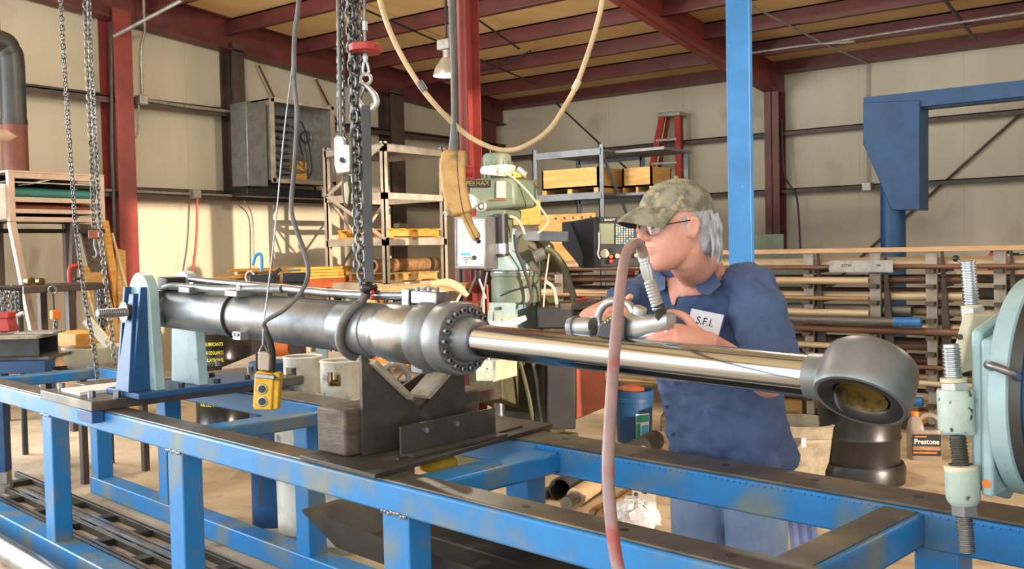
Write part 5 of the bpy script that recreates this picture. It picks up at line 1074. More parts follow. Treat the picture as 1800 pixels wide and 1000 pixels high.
# column upper block, turret, ram
mrect(856, 532, 905, 585, MD-.05, .3, 'column_face', 'aqua', .006)
mp([(868, 548), (905, 552), (905, 600), (868, 600)], MD-.06, .04, 'way_cover', 'mint_light', .003)
obj('cover_screw', MB().cyl(PD(879, 542, MD-.07), PD(879, 542, MD-.09), .012, n=12), 'black', ml)
vcyl(908, 478, 532, MD+.12, .172, 'turret', 'mint', 40, ((0, .93), (.05, 1), (.75, 1), (.78, .97), (.86, .97), (.88, 1.02), (1, 1.02)))
vcyl(908, 476, 482, MD+.12, .178, 'turret_ring', 'steel_bright', 40)
zc2 = PD(893, 507, MD).z
def tface(x, y, z): 
    cc = PD(908, 507, MD+.12); a = math.atan2(-fwd.y, -fwd.x)-.38+x/.175; return V((cc.x+(.1745+z)*math.cos(a), cc.y+(.1745+z)*math.sin(a), zc2+y+.012*math.cos(x*14)-.012))
text('turret_lettering', 'NATIONAL', .04, 'ink_black', ml, tface, .0004, width=.11)
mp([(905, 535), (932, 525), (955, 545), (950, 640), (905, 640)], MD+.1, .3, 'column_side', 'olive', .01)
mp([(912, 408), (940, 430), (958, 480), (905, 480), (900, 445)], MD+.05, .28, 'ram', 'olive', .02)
# head
mp([(850, 400), (876, 400), (878, 440), (905, 470), (905, 476), (850, 476)], MD-.12, .24, 'head_casting', 'aqua', .01)
mrect(848, 382, 874, 440, MD-.14, .2, 'quill_housing', 'mint', .012)
mrect(799, 380, 853, 473, MD-.30, .16, 'control_frame', 'gun', .006)
fc = mrect(804, 385, 849, 468, MD-.312, .012, 'control_face', 'white', .003)
mrect(816, 405, 823, 440, MD-.318, .006, 'slot', 'silver', .001, fc); mrect(830, 420, 836, 440, MD-.318, .006, 'slot', 'silver', .001, fc)
mrect(806, 410, 813, 417, MD-.318, .006, 'face_label', 'cream', .001, fc); mrect(811, 444, 827, 449, MD-.318, .006, 'blue_label', 'label_blue', .001, fc)
for y in (452, 455, 458, 461): mrect(814+(y-452)*.4, y, 826-(y-452)*.6, y+1.2, MD-.318, .006, 'print_line', 'ink_black', 0, fc)
obj('face_knob', MB().cyl(PD(834, 453, MD-.31), PD(834, 453, MD-.33), .015, n=14), 'black', fc)
for x, y in ((806, 388), (847, 388), (806, 465), (847, 465)): obj('face_screw', MB().cyl(PD(x, y, MD-.312), PD(x, y, MD-.32), .005, n=8), 'steel', fc)
vcyl(882, 376, 450, MD-.16, .046, 'spring_can', 'black', 28)
vcyl(882, 397, 407, MD-.16, .0475, 'can_band', 'gold', 28); vcyl(882, 428, 446, MD-.16, .0475, 'can_band', 'steel_bright', 28)
mp([(824, 332), (830, 314), (895, 312), (905, 322), (906, 362), (885, 366), (835, 372), (826, 368)], MD-.15, .30, 'belt_housing', 'mint', .02)
mrect(836, 368, 888, 384, MD-.12, .22, 'head_neck', 'mint', .01)
mrect(872, 318, 886, 348, MD-.17, .05, 'vent_cover', 'cream', .004)
obj('oil_line', MB().tube([PD(860, 352, MD-.16), PD(885, 351, MD-.16), PD(908, 353, MD-.1)], .005, 6, 3), 'red_brown', ml)
npl = mrect(806, 316, 860, 329, MD-.17, .02, 'name_plate', 'ink_black', .002)
pn = PD(833, 322.5, MD-.175); text('name_lettering', 'SUPERMAX', .045, 'gold', npl, lambda x, y, z: pn+(uR*x)+ZZ*y-uF*(.004+z), .001, bold=True, width=.2)
obj('speed_dial', MB().cyl(PD(827, 354, MD-.15), PD(827, 354, MD-.2), .052, .048, 26), 'white_dirty', ml, bevel=.004)
obj('dial_rim', MB().torus(PD(827, 354, MD-.195), -uF, .05, .008, 26, 8), 'mint', ml)
obj('hand_ring', MB().torus(PD(846, 363, MD-.2), -uF*.9-uR*.3, .032, .01, 24, 8), 'silver', ml); obj('ring_hub', MB().cyl(PD(846, 363, MD-.19), PD(846, 363, MD-.21), .014, n=12), 'silver', ml)
# motor
vcyl(874, 270, 318, MD, .098, 'motor', 'mint', 32, ((0, .98), (.55, .98), (.56, 1), (.85, 1), (.95, .93), (1, .75)))
rc = PD(874, 300, MD)
for i in range(14):
    a = 2*PI*i/14; d_ = V((math.cos(a), math.sin(a), 0)); z0_, z1_ = PD(874, 318, MD).z, PD(874, 285, MD).z; obj('cooling_fin', MB().beam(V((rc.x, rc.y, z0_))+d_*.1, V((rc.x, rc.y, z1_))+d_*.1, .012, .016, up=d_), 'mint', ml)
mp([(843, 298), (846, 292), (890, 288), (891, 296), (880, 310), (844, 306)], MD-.17, .12, 'terminal_box', 'white_dirty', .008)
obj('lifting_eye', MB().torus(PD(862, 268, MD), uR, .016, .005, 14, 6), 'steel', ml)
# spindle and levers
vcyl(842, 474, 500, MD-.2, .03, 'spindle', 'black', 20, ((0, .6), (.3, .7), (.6, 1), (1, 1)))
for (x0, y0_, x1, y1_, mt) in ((838, 482, 822, 520, 'wood_dark'), (842, 490, 854, 525, 'silver'), (856, 478, 846, 540, 'steel'), (850, 505, 850, 560, 'cream'), (856, 500, 858, 545, 'red_brown'), (814, 510, 800, 535, 'cream')):
    obj('lever', MB().cyl(PD(x0, y0_, MD-.22), PD(x1, y1_, MD-.22), .008, n=8), mt, ml)
obj('tool_tray', MB(Matrix.Translation(PD(822, 545, MD-.1)) @ SM.to_3x3().to_4x4()).box(-.12, .1, -.1, .2, -.25, .05), 'red_brown', ml, bevel=.006)
# hoses and cables of the machine
for pts, r_, mt in ((((890, 306), (905, 315), (930, 340), (955, 372), (963, 388), (955, 402), (945, 410)), .007, 'cream'), (((896, 380), (908, 385), (918, 400), (922, 412)), .010, 'cream'), (((905, 412), (908, 440), (920, 470), (935, 520), (925, 540)), .012, 'dark_pipe'), (((958, 436), (975, 446), (992, 470), (1000, 495), (1008, 522), (1008, 540)), .022, 'olive'), (((960, 440), (966, 432), (962, 470), (958, 500), (954, 560)), .006, 'cream'), (((958, 494), (972, 505), (978, 530), (980, 545)), .012, 'cream'), (((928, 433), (945, 446), (948, 480), (940, 500), (905, 510), (880, 520)), .005, 'black'), (((900, 600), (915, 640), (930, 700), (938, 745)), .014, 'olive'), (((922, 600), (940, 650), (950, 720), (955, 750)), .012, 'cable')):
    obj('hose', MB().tube([PD(x, y, MD-.12) for x, y in pts], r_, 8, 4), mt, ml)
obj('motor_pump', MB().cyl(PD(938, 452, MD-.1), PD(958, 444, MD-.1), .045, .04, 18), 'cable', ml)
# rag on the mill table
rp = [PD(x, y, MD-.42) for x, y in ((822, 548), (850, 560), (880, 566), (905, 560), (920, 552), (926, 560), (905, 572), (880, 577), (850, 572))]
obj('white_rag', MB().tube([PD(858, 566, MD-.45), PD(885, 572, MD-.45), (PD(905, 566, MD-.45)), PD(925, 558, MD-.45)], [.012, .022, .026, .016], 10, 4), 'white', label='white rag lying on the milling machine table', cat='rag')
obj('pale_shelf_cloth', MB().tube([PD(758, 500, 6.2), PD(785, 497, 6.2), PD(805, 505, 6.2), PD(822, 520, 6.2)], [.02, .03, .03, .015], 10, 4), 'pine_pale', label='pale folded cloth draped left of the mill levers', cat='cloth')
# console: arm, control box
co_ = thing('machine_console', PD(1045, 470, MD-.1), 'black machine control console with a screen and keys on a swing arm', 'console')
ec = (uF*.5-uR*.86).normalized()
obj('swing_arm', MB().beam(PD(904, 414, MD+.1), PD(1000, 416, MD+.05), .08, .07), 'grey_rack', co_, bevel=.006)
frontp = [PD(x, y, MD-.2) for x, y in ((1045, 470), (1130, 468), (1130, 380), (1045, 381))]
obj('housing', MB().hexa(frontp, [PD(x, y, MD+.1) for x, y in ((1018, 470), (1100, 468), (1100, 385), (988, 391))]), 'black', co_, bevel=.006)
obj('housing_side', MB().hexa([PD(x, y, MD+.02) for x, y in ((988, 430), (1022, 471), (1044, 471), (1044, 382), (988, 391))], [PD(x, y, MD+.03) for x, y in ((988, 430), (1022, 471), (1044, 471), (1044, 382), (988, 391))]), 'black', co_)
def cr4(x0, y0, x1, y1, name, mt, th=.008, par=None): return obj(name, MB().prism([PD(x, y, MD-.2) for x, y in ((x0, y1), (x1, y1), (x1, y0), (x0, y0))], -uF*th), mt, par or co_, bevel=.0015)
sc_ = cr4(1053, 393, 1079, 429, 'screen', 'screen')
cr4(1048, 383, 1112, 390, 'header_strip', 'ink_black')
ph = PD(1072, 386.5, MD-.215); text('header_lettering', 'BANDIT', .02, 'white', co_, lambda x, y, z: ph+uR*x+ZZ*y-uF*z, .0004, width=.07)
for i in range(7):
    for j in range(9): cr4(1082+i*4.6, 394+j*4, 1085.4+i*4.6, 396.8+j*4, 'key', 'cream' if (i+j) % 5 else 'label_blue', .012)
for x, y, r_, mt in ((1063, 446, .032, 'cream'), (1074, 440, .013, 'black'), (1074, 451, .014, 'orange'), (1085, 450, .018, 'tan_paint'), (1074, 459, .015, 'red'), (1118, 449, .015, 'tan_paint')):
    obj('knob', MB().cyl(PD(x, y, MD-.2), PD(x, y, MD-.24), r_, r_*.85, 18), mt, co_, bevel=.003)
obj('grab_handle', MB().tube([PD(1053, 408, MD-.24), PD(1053, 435, MD-.24), PD(1051, 446, MD-.24), PD(1055, 455, MD-.24)], .006, 8, 3), 'white', co_)
# cabinets right of the mill base
mcb = thing('mill_power_cabinet', PD(1000, 740, MD-.2), 'black electrical cabinet with a rusty door beside the mill', 'cabinet')
obj('body', MB().prism([PD(x, y, MD-.25) for x, y in ((962, 755), (1012, 755), (1012, 640), (962, 640))], uF*.4), 'black', mcb, bevel=.008)
obj('door', MB().prism([PD(x, y, MD-.24) for x, y in ((1012, 738), (1064, 716), (1064, 600), (1012, 600))], uF*.3), 'red_brown', mcb, bevel=.008)
obj('top_box', MB().prism([PD(x, y, MD-.2) for x, y in ((945, 577), (1010, 577), (1010, 543), (945, 540))], uF*.3), 'black', mcb, bevel=.008)
obj('top_slab', MB().prism([PD(x, y, MD-.2) for x, y in ((985, 545), (1050, 545), (1050, 528), (985, 534))], uF*.35), 'wood_dark', mcb, bevel=.006)
obj('mid_body', MB().prism([PD(x, y, MD-.15) for x, y in ((955, 645), (1060, 645), (1060, 545), (955, 545))], uF*.3), 'dark_steel', mcb, bevel=.008)
obj('screwdriver', MB().cyl(PD(1012, 528, MD-.22), PD(1034, 524, MD-.22), .012, .010, 10), 'red', label='red screwdriver handle on the dark cabinet by the mill', cat='screwdriver')

# ------------------------------------------------------------------ grey shelf unit with crates
GD = 10.6
gsr = thing('grey_shelf_unit', PD(1000, 560, GD), 'grey steel shelf unit with wooden crates behind the console', 'shelf unit')
Y0 = PD(1000, 340, GD).y
pA = PY(942, 400, Y0); pB = PY(1058, 400, Y0); zt3 = PY(942, 272, Y0).z; zs = PY(1000, 342, Y0).z
for x in (pA.x, pB.x):
    for y, tp3 in ((Y0, zt3+.02), (Y0+.9, zt3)): obj('post', MB().box(x-.03, x+.03, y, y+.012, FL, tp3+.03).box(x-.03, x-.018, y, y+.06, FL, tp3+.03), 'grey_rack', gsr)
for z_ in (zt3, zs, zs-.75, .3):
    obj('shelf', MB().box(pA.x, pB.x, Y0, Y0+.9, z_-.02, z_), 'grey_rack', gsr)
    for y in (Y0-.01, Y0+.9): obj('shelf_edge', MB().box(pA.x, pB.x, y, y+.02, z_-.06, z_+.01), 'grey_rack', gsr)
for y in (Y0+.3,): obj('side_brace', MB().beam(V((pB.x, Y0, zt3)), V((pB.x, Y0+.9, zs-.7)), .02, .03), 'grey_rack', gsr)
# extension bay behind
for x in (pB.x+.55,): obj('post', MB().box(x-.025, x+.025, Y0+.9, Y0+.95, FL, zt3), 'grey_rack', gsr)
for dz in (0, zs-zt3): obj('shelf', MB().box(pB.x, pB.x+.6, Y0+.3, Y0+.95, zt3+dz-.03, zt3+dz), 'grey_rack', gsr)
def crate(x0, x1, y0, y1, z0, h, lb):
    t = thing('wooden_crate', V(((x0+x1)/2, (y0+y1)/2, z0)), lb, 'crate')
    obj('front', MB().box(x0, x1, y0, y0+.02, z0+.06, z0+h), 'ply', t); obj('rear', MB().box(x0, x1, y1-.02, y1, z0+.06, z0+h), 'ply', t)
    obj('end', MB().box(x0, x0+.02, y0, y1, z0+.06, z0+h), 'ply', t); obj('end', MB().box(x1-.02, x1, y0, y1, z0+.06, z0+h), 'ply', t); obj('floor_panel', MB().box(x0, x1, y0, y1, z0+.06, z0+.08), 'ply', t)
    for f in (0, .46, .92): obj('foot', MB().box(x0+(x1-x0)*f, x0+(x1-x0)*(f+.08), y0, y1, z0, z0+.06), 'ply', t)
x0 = PY(951, 320, Y0).x; x1 = PY(1050, 320, Y0).x; crate(x0, x1, Y0+.02, Y0+.55, zs+.002, PY(1000, 297, Y0).z-zs, 'plywood crate on feet on the grey shelf unit')
crate(pB.x+.06, pB.x+.42, Y0+.35, Y0+.8, zs+.002, .27, 'smaller plywood crate right of the shelf post')
hx0, hx1 = PY(941, 390, Y0-.05).x, PY(1048, 390, Y0-.05).x; hb_ = thing('pegboard', V(((hx0+hx1)/2, Y0-.05, PY(1000, 408, Y0-.05).z)), 'plywood peg board with a row of holes leaning on the grey shelf unit', 'board')
za, zb_ = PY(1000, 408, Y0-.05).z, PY(1000, 376, Y0-.05).z; obj('board', MB().box(hx0, hx1, Y0-.06, Y0-.03, zs-.75, zb_), 'ply', hb_)
for i in range(7): xx = hx0+.06+i*(hx1-hx0-.12)/6; obj('hole', MB().cyl((xx, Y0-.0605, zb_-.045), (xx, Y0-.062, zb_-.045), .014, n=12), 'black', hb_)
# upper left clutter on a shelf behind the mill head
q = PD(925, 318, 9.0); cs_ = thing('clutter_shelf', V((q.x, q.y, FL)), 'dark shelf stand with odds and ends behind the mill motor', 'shelf')
obj('shelf', MB(Matrix.Translation(q) @ SM.to_3x3().to_4x4()).box(-.12, .1, -.1, .5, -.06, 0), 'wood_dark', cs_)
obj('post', MB(Matrix.Translation(q) @ SM.to_3x3().to_4x4()).box(-.06, .06, .1, .2, -q.z+FL, -.06), 'wood_dark', cs_)
obj('can', MB().cyl(PD(910, 296, 8.9), PD(924, 308, 8.9), .032, n=16), 'silver', label='tilted silver can on the shelf behind the mill motor', cat='can'); obj('yellow_box', MB(Matrix.Translation(PD(912, 309, 8.95))).box(-.05, .05, -.05, .05, -.02, .04), 'yellow', label='small yellow box beside the silver can', cat='box', bevel=.004)
obj('cream_carton', MB(Matrix.Translation(PD(930, 372, 8.6)) @ SM.to_3x3().to_4x4()).box(-.14, .1, -.1, .2, -.12, .1), 'wood_orange', label='orange carton behind the mill spring can', cat='carton', bevel=.006)
obj('carton_stand', MB(Matrix.Translation(PD(930, 372, 8.6)) @ SM.to_3x3().to_4x4()).box(-.12, .08, -.08, .18, -PD(930, 372, 8.6).z+FL, -.12), 'wood_dark', label='dark stand under the orange carton', cat='stand')

# ------------------------------------------------------------------ step ladder
ld = thing('step_ladder', PY(1150, 640, 12.3), 'red fibreglass step ladder leaning on the back wall', 'ladder')
LY = 12.45
def lrail(x0, y0_, x1, y1_, Y1): 
    A = PY(x0, y0_, LY); B = PY(x1, y1_, LY-.1); d_ = B-A; t_ = (FL-A.z)/d_.z; return A, A+d_*t_
La, Lb = lrail(1164, 206, 1141, 322, 0); Ra, Rb = lrail(1191, 204, 1193, 322, 0)
obj('rail', MB().beam(La, Lb, .03, .09, up=(1, 0, 0)), 'red', ld); obj('rail', MB().beam(Ra, Rb, .03, .09, up=(1, 0, 0)), 'red', ld)
obj('rear_rail', MB().beam(La+V((.02, .15, 0)), Lb+V((.05, .22, 0)), .03, .05, up=(1, 0, 0)), 'red_brown', ld); obj('rear_rail', MB().beam(Ra+V((-.02, .15, 0)), Rb+V((-.05, .22, 0)), .03, .05, up=(1, 0, 0)), 'red_brown', ld)
obj('top_cap', MB().beam(La+V((-.06, .06, .03)), Ra+V((.06, .06, .03)), .22, .06), 'galv', ld, bevel=.01)
for i in range(9):
    t_ = (i+1)/10; obj('step', MB().beam(La+(Lb-La)*t_, Ra+(Rb-Ra)*t_, .09, .03), 'galv', ld)
# ------------------------------------------------------------------ right side: posts, jib crane, pipe rack
c0 = PD(1302, 300, 5.3)
bp_ = thing('blue_post', V((c0.x, c0.y, FL)), 'square blue steel post rising to the roof behind the man', 'post')
BM2 = rotz(V((c0.x, c0.y, 0)), math.atan2(cr.y, cr.x)-.36)
obj('tube', MB(BM2).box(-.062, .062, -.062, .062, FL+.02, roofz(c0.y)-.01), 'blue_clean', bp_, bevel=.005)
obj('foot_plate', MB(BM2).box(-.14, .14, -.14, .14, FL, FL+.02), 'blue_clean', bp_)
obj('weld_star', MB().sphere(PD(1302, 88, 5.22), .008, n=6, m=4), 'dark_pipe', bp_)
JD = 9.9
jb = thing('jib_crane', PD(1570, 700, JD), 'blue jib crane with a tapered mast head and long boom', 'jib crane')
c0 = PD(1570, 400, JD); jz = PD(1570, 365, JD).z
obj('mast', MB().cyl(V((c0.x, c0.y, FL)), V((c0.x, c0.y, PD(1570, 200, JD).z)), .122, n=36), 'blue_dark', jb)
JY = c0.y-.16
def jp(x, y): return PY(x, y, JY)
obj('mast_head', MB().prism([jp(*p_) for p_ in ((1517, 180), (1617, 176), (1617, 369), (1567, 369), (1517, 252))], (0, .34, 0)), 'blue_dark', jb, bevel=.006)
obj('head_edge', MB().prism([jp(*p_) for p_ in ((1612, 196), (1617, 196), (1617, 369), (1612, 369))], (0, -.03, 0)), 'blue_dark', jb)
A = jp(1517, 187); B = jp(1800, 172); d_ = B-A; d_.z = 0
zb0, zb1 = jp(1517, 197).z, jp(1517, 176).z
L_b = 4.2
obj('boom', MB().box(A.x, A.x+L_b, JY+.16, JY+.175, zb0, zb1+.03).box(A.x, A.x+L_b, JY+.08, JY+.26, zb0-.012, zb0+.004).box(A.x, A.x+L_b, JY+.08, JY+.26, zb1+.02, zb1+.035), 'blue_dark', jb)
obj('boom_web', MB().box(A.x, A.x+L_b, JY+.02, JY+.03, zb0, zb1+.03), 'blue_dark', jb)
# pale green machine cabinets seen through the rack
for (x0, y0_, x1, y1_, D, mt, lb) in ((1328, 412, 1378, 520, 10.5, 'mint', 'pale green machine cabinet behind the pipe rack by the back column'), (1378, 438, 1418, 470, 10.5, 'mint', 'low green box right of the pale green cabinet')):
    A = PD(x0, y0_, D); B = PD(x1, y0_, D); 
    obj('machine_cabinet', MB().prism([V((A.x, A.y, FL)), V((B.x, B.y, FL)), V((B.x, B.y, A.z)), V((A.x, A.y, A.z))], uF*.5), mt, label=lb, cat='cabinet', bevel=.01)
YR = 8.05
rk = thing('pipe_rack', V((-3, YR+.5, FL)), 'long timber and steel cantilever pipe rack along the back of the shop', 'pipe rack')
plz = PY(1540, 437, YR-.22).z
rx0 = PY(955, 480, YR).x
upx = [PY(x, 520, YR-.18).x for x in (985, 1200, 1424, 1541, 1640, 1760)]
xs_r = PY(1255, 437, YR).x
obj('top_plank', MB().box(xs_r, upx[-1]+1.2, YR-.24, YR-.20, plz-.03, plz+.008), 'lumber', rk, bevel=.003)
tz_ = [1.20, 1.08, .95, .82, .69, .56, .43, .30, .16]
for i, x in enumerate(upx):
    top_ = plz-.03 if i >= 2 else 1.22
    obj('upright', MB().hexa([(x-.03, YR-.20, FL), (x+.03, YR-.20, FL), (x+.03, YR-.165, FL), (x-.03, YR-.165, FL)], [(x-.05, YR-.20, top_), (x+.035, YR-.20, top_), (x+.035, YR-.165, top_), (x-.05, YR-.165, top_)]), 'tan_rack', rk)
    obj('rear_brace', MB().hexa([(x+.07, YR-.195, FL), (x+.19, YR-.195, FL), (x+.19, YR-.17, FL), (x+.07, YR-.17, FL)], [(x+.06, YR-.195, top_), (x+.075, YR-.195, top_), (x+.075, YR-.17, top_), (x+.06, YR-.17, top_)]), 'brown_steel', rk)
    for z_ in tz_: obj('arm', MB().box(x-.03, x+.03, YR-.29, YR+.38, z_-.045, z_-.012), 'wood_dark', rk)
    obj('foot', MB().box(x-.06, x+.06, YR-.35, YR+.5, FL, FL+.06), 'brown_steel', rk)
random.seed(21)
tn = ('top', 'second', 'third', 'fourth', 'fifth', 'sixth', 'seventh', 'eighth', 'lowest'); mts = (('pipe_tan', 'tan'), ('pipe_rust', 'rusty'), ('pipe_grey', 'grey'), ('pipe_pale', 'pale tan'))
xe = upx[-1]+.8
for i, z_ in enumerate(tz_):
    y_ = YR-.285
    for j, pos in enumerate(('front', 'second', 'third', 'fourth', 'rear')):
        r_ = random.choice((.03, .034, .04, .046)) if j else random.choice((.018, .024, .03)); mt, cn_ = mts[(i*2+j*3+random.randrange(2)) % 4]
        if j == 1: y_ = YR-.155
        a_ = random.choice((rx0-.4, rx0-.1, upx[1]-.3, upx[0]-.2, upx[2]-.4)); b2 = random.choice((upx[3]+.25, upx[4]+.2, xe, upx[2]+.5, upx[5]+.2))
        if y_+2*r_ > YR+.37: break
        if j == 4: mt, cn_ = 'wood_dark', 'dark brown'; a_, b2 = rx0-.3, xe  # rear row coloured dark to stand for the darkness between dense pipes
        obj('stock_pipe', MB().pipe((a_, y_+r_, z_-.0115+r_), (b2, y_+r_, z_-.0115+r_), r_, r_*.72, 16), mt, label='%s stock pipe, %s of the %s tier of the pipe rack' % (cn_, pos, tn[i]), cat='pipe', group='pipes on the pipe rack')
        y_ += 2*r_+.006
# stubs with blue painted ends
for k, (px, py, dx, lb) in enumerate(((1620, 567, .3, 'short pipe with a blue painted end high in the pipe rack'), (1610, 706, .42, 'blue-ended pipe sticking out low in the pipe rack beside the rod eye'))):
    q = PY(px, py, YR-.34); t = thing('blue_ended_pipe', V((q.x-.5, q.y, q.z)), lb, 'pipe')
    obj('pipe', MB().cyl(V((q.x-1.6, q.y, q.z)), V((q.x-.1, q.y, q.z)), .035, n=16), 'pipe_grey', t); obj('blue_end', MB().cyl(V((q.x-.1 if k else q.x-.2, q.y, q.z)), V((q.x+.05 if k else q.x, q.y, q.z)), .037, n=16), 'blue_clean', t)
    if k == 1: obj('rest', MB().box(q.x-1.3, q.x-1.24, q.y-.05, q.y+.3, FL, q.z-.035), 'brown_steel', t)
# channel with stencilled marks
q = PY(1500, 470, YR-.3); ch = thing('steel_channel', V((q.x, YR-.3, 1.22)), 'grey steel channel with black stencil marks on the upper pipe rack', 'channel')
obj('web', MB().box(PY(1458, 470, YR-.3).x, PY(1570, 470, YR-.3).x, YR-.31, YR-.30, q.z-.035, q.z+.055), 'galv', ch); obj('lip', MB().box(PY(1458, 470, YR-.3).x, PY(1570, 470, YR-.3).x, YR-.30, YR-.22, q.z-.04, q.z-.035), 'galv', ch)
text('stencil', 'STTSV', .03, 'ink_black', ch, lambda x, y, z: V((q.x-.05+x, YR-.3105-z, q.z+.015+y)), .0003, bold=True)
text('stencil', '24L', .024, 'ink_black', ch, lambda x, y, z: V((q.x+.2+x, YR-.3105-z, q.z+.015+y)), .0003, bold=True)
# cans on the plank at the right
for k, (px, w_, h_, mt, lb) in enumerate(((1745, .035, .13, 'red', 'slim dark red spray can on the pipe rack'), (1768, .05, .12, 'galv', 'tin with tools right of the red spray can'), (1786, .04, .1, 'wood_dark', 'brown tin at the right end of the pipe rack'), (1797, .04, .09, 'label_blue', 'blue can at the right edge of the pipe rack'))):
    q = PY(px, 470, YR-.08); zz = PY(px, 474, YR-.08).z; t = thing('can', V((q.x, q.y, zz)), lb, 'can', 'cans on the pipe rack')
    obj('can_body', MB().lathe(V((q.x, q.y, zz)), ZZ, [(0, w_*.95), (.005, w_), (h_*.8, w_), (h_*.9, w_*.7), (h_, w_*.65)], 20), mt, t); obj('can_top', MB().cyl(V((q.x, q.y, zz+h_)), V((q.x, q.y, zz+h_+.025)), w_*.5, n=14), 'black', t)
obj('can_ledge', MB().box(PY(1690, 474, YR).x, xe+.3, YR-.16, YR+.02, PY(1760, 474, YR-.08).z-.03, PY(1760, 474, YR-.08).z-.001), 'lumber', rk)
# cut lumber and boxes under the rack
for k, (px, py, w_, h_, mt, lb) in enumerate(((1340, 715, .4, .16, 'wood', 'tan timber offcut on the floor under the left of the rack'), (1700, 745, .35, .14, 'wood_orange', 'yellow timber block under the rack behind the jug'), (1230, 745, .3, .12, 'wood_dark', 'dark offcut on the floor behind the man'))):
    q = PZ(px, py+10, FL); obj('timber_offcut', MB(rotz(V((q.x, q.y, FL)), .2*k)).box(-w_, w_, -.12, .12, 0, h_), mt, label=lb, cat='timber', bevel=.006)
# ------------------------------------------------------------------ floor clutter on the right
p = PZ(1512, 842, FL)
bb = thing('black_rubber_tub', p, 'black rubber tub standing on a wider base behind the rod eye', 'tub')
hz = PD(1512, 712, (p-CAM).dot(fwd)).z-FL
obj('tub_wall', MB().lathe(V((p.x, p.y, FL)), ZZ, [(.08, .2), (.09, .235), (hz*.55, .235), (hz*.6, .245), (hz*.64, .238), (hz-.02, .25), (hz, .255), (hz, .24), (.1, .22), (.1, .01)], 48, cap=False), 'rubber', bb)
obj('base_ring', MB().lathe(V((p.x, p.y, FL)), ZZ, [(0, .24), (0, .262), (.09, .268), (.12, .255), (.12, .2)], 48), 'rubber', bb)
p = PZ(1405, 842, FL); tz3 = PD(1420, 742, (p-CAM).dot(fwd)).z
tt = thing('tan_tub', p, 'dirty tan plastic trash tub between the man and the black tub', 'tub')
obj('tub_wall', MB(Matrix.Translation((p.x, p.y, FL)) @ SM.to_3x3().to_4x4()).loft([ell(V((0, 0, z_)), V((1, 0, 0)), V((0, 1, 0)), rx, ry, 32, 2.5) for z_, rx, ry in ((0, .16, .16), (tz3-FL, .2, .24), (tz3-FL+.012, .21, .25), (tz3-FL+.016, .195, .235), (.03, .15, .15))]), 'pad_wood', tt, smooth=40)
obj('handle', MB(Matrix.Translation((p.x, p.y, FL)) @ SM.to_3x3().to_4x4()).box(-.05, .12, -.25, -.235, tz3-FL-.08, tz3-FL-.06), 'pad_wood', tt); obj('tag', MB(Matrix.Translation((p.x, p.y, FL)) @ SM.to_3x3().to_4x4()).box(-.06, -.035, -.262, -.245, tz3-FL-.10, tz3-FL-.045), 'white', tt)
# antifreeze jug
p = PZ(1625, 806, FL); jd = (p-CAM).dot(fwd); JM = Matrix.Translation((p.x, p.y, FL)) @ SM.to_3x3().to_4x4() @ Matrix.Rotation(-.18, 4, 'Z')
kz = (PD(1625, 722, jd).z-FL)/.30
jg = thing('antifreeze_jug', p, 'grey antifreeze jug with an orange cap and printed label on the floor', 'jug')
def jr(z, rx, ry, cx=0): return ell(V((cx*kz, 0, z*kz)), V((1, 0, 0)), V((0, 1, 0)), rx*kz, ry*kz, 28, 5)
obj('jug_body', MB(JM).loft([jr(0, .092, .055), (jr(.01, .098, .06)), jr(.17, .098, .06), jr(.19, .096, .058)]), 'jug_grey', jg)
obj('shoulder', MB(JM).loft([jr(.189, .045, .056, -.051), jr(.225, .04, .05, -.053), jr(.25, .03, .035, -.055), jr(.27, .02, .02, -.056)]), 'jug_grey', jg)
obj('jug_handle', MB(JM).tube([V(p_)*kz for p_ in ((-.035, 0, .245), (.0, 0, .272), (.05, 0, .27), (.082, 0, .235), (.08, 0, .185))], [.016*kz, .017*kz, .018*kz, .019*kz, .018*kz], 12, 4), 'jug_grey', jg)
obj('cap', MB(JM).cyl(V((-.056, 0, .27))*kz, V((-.056, 0, .297))*kz, .024*kz, n=20), 'orange', jg, bevel=.003)
lbp = obj('label', MB(JM).box(-.085*kz, .085*kz, -.0625*kz, -.0605*kz, .03*kz, .165*kz), 'ink_black', jg)
text('label_lettering', 'Prestone', .05, 'white', lbp, lambda x, y, z: JM @ V((x, -.0632*kz-z, .118*kz+y)), .0004, bold=True, width=.145*kz)
obj('label_stripe', MB(JM).box(-.08*kz, .08*kz, -.0632*kz, -.0625*kz, .066*kz, .09*kz), 'pipe_tan', lbp); obj('label_stripe', MB(JM).box(-.08*kz, .06*kz, -.0632*kz, -.0625*kz, .045*kz, .055*kz), 'orange', lbp)
obj('label_stripe', MB(JM).box(-.07*kz, .0*kz, -.0632*kz, -.0625*kz, .146*kz, .155*kz), 'orange', lbp)
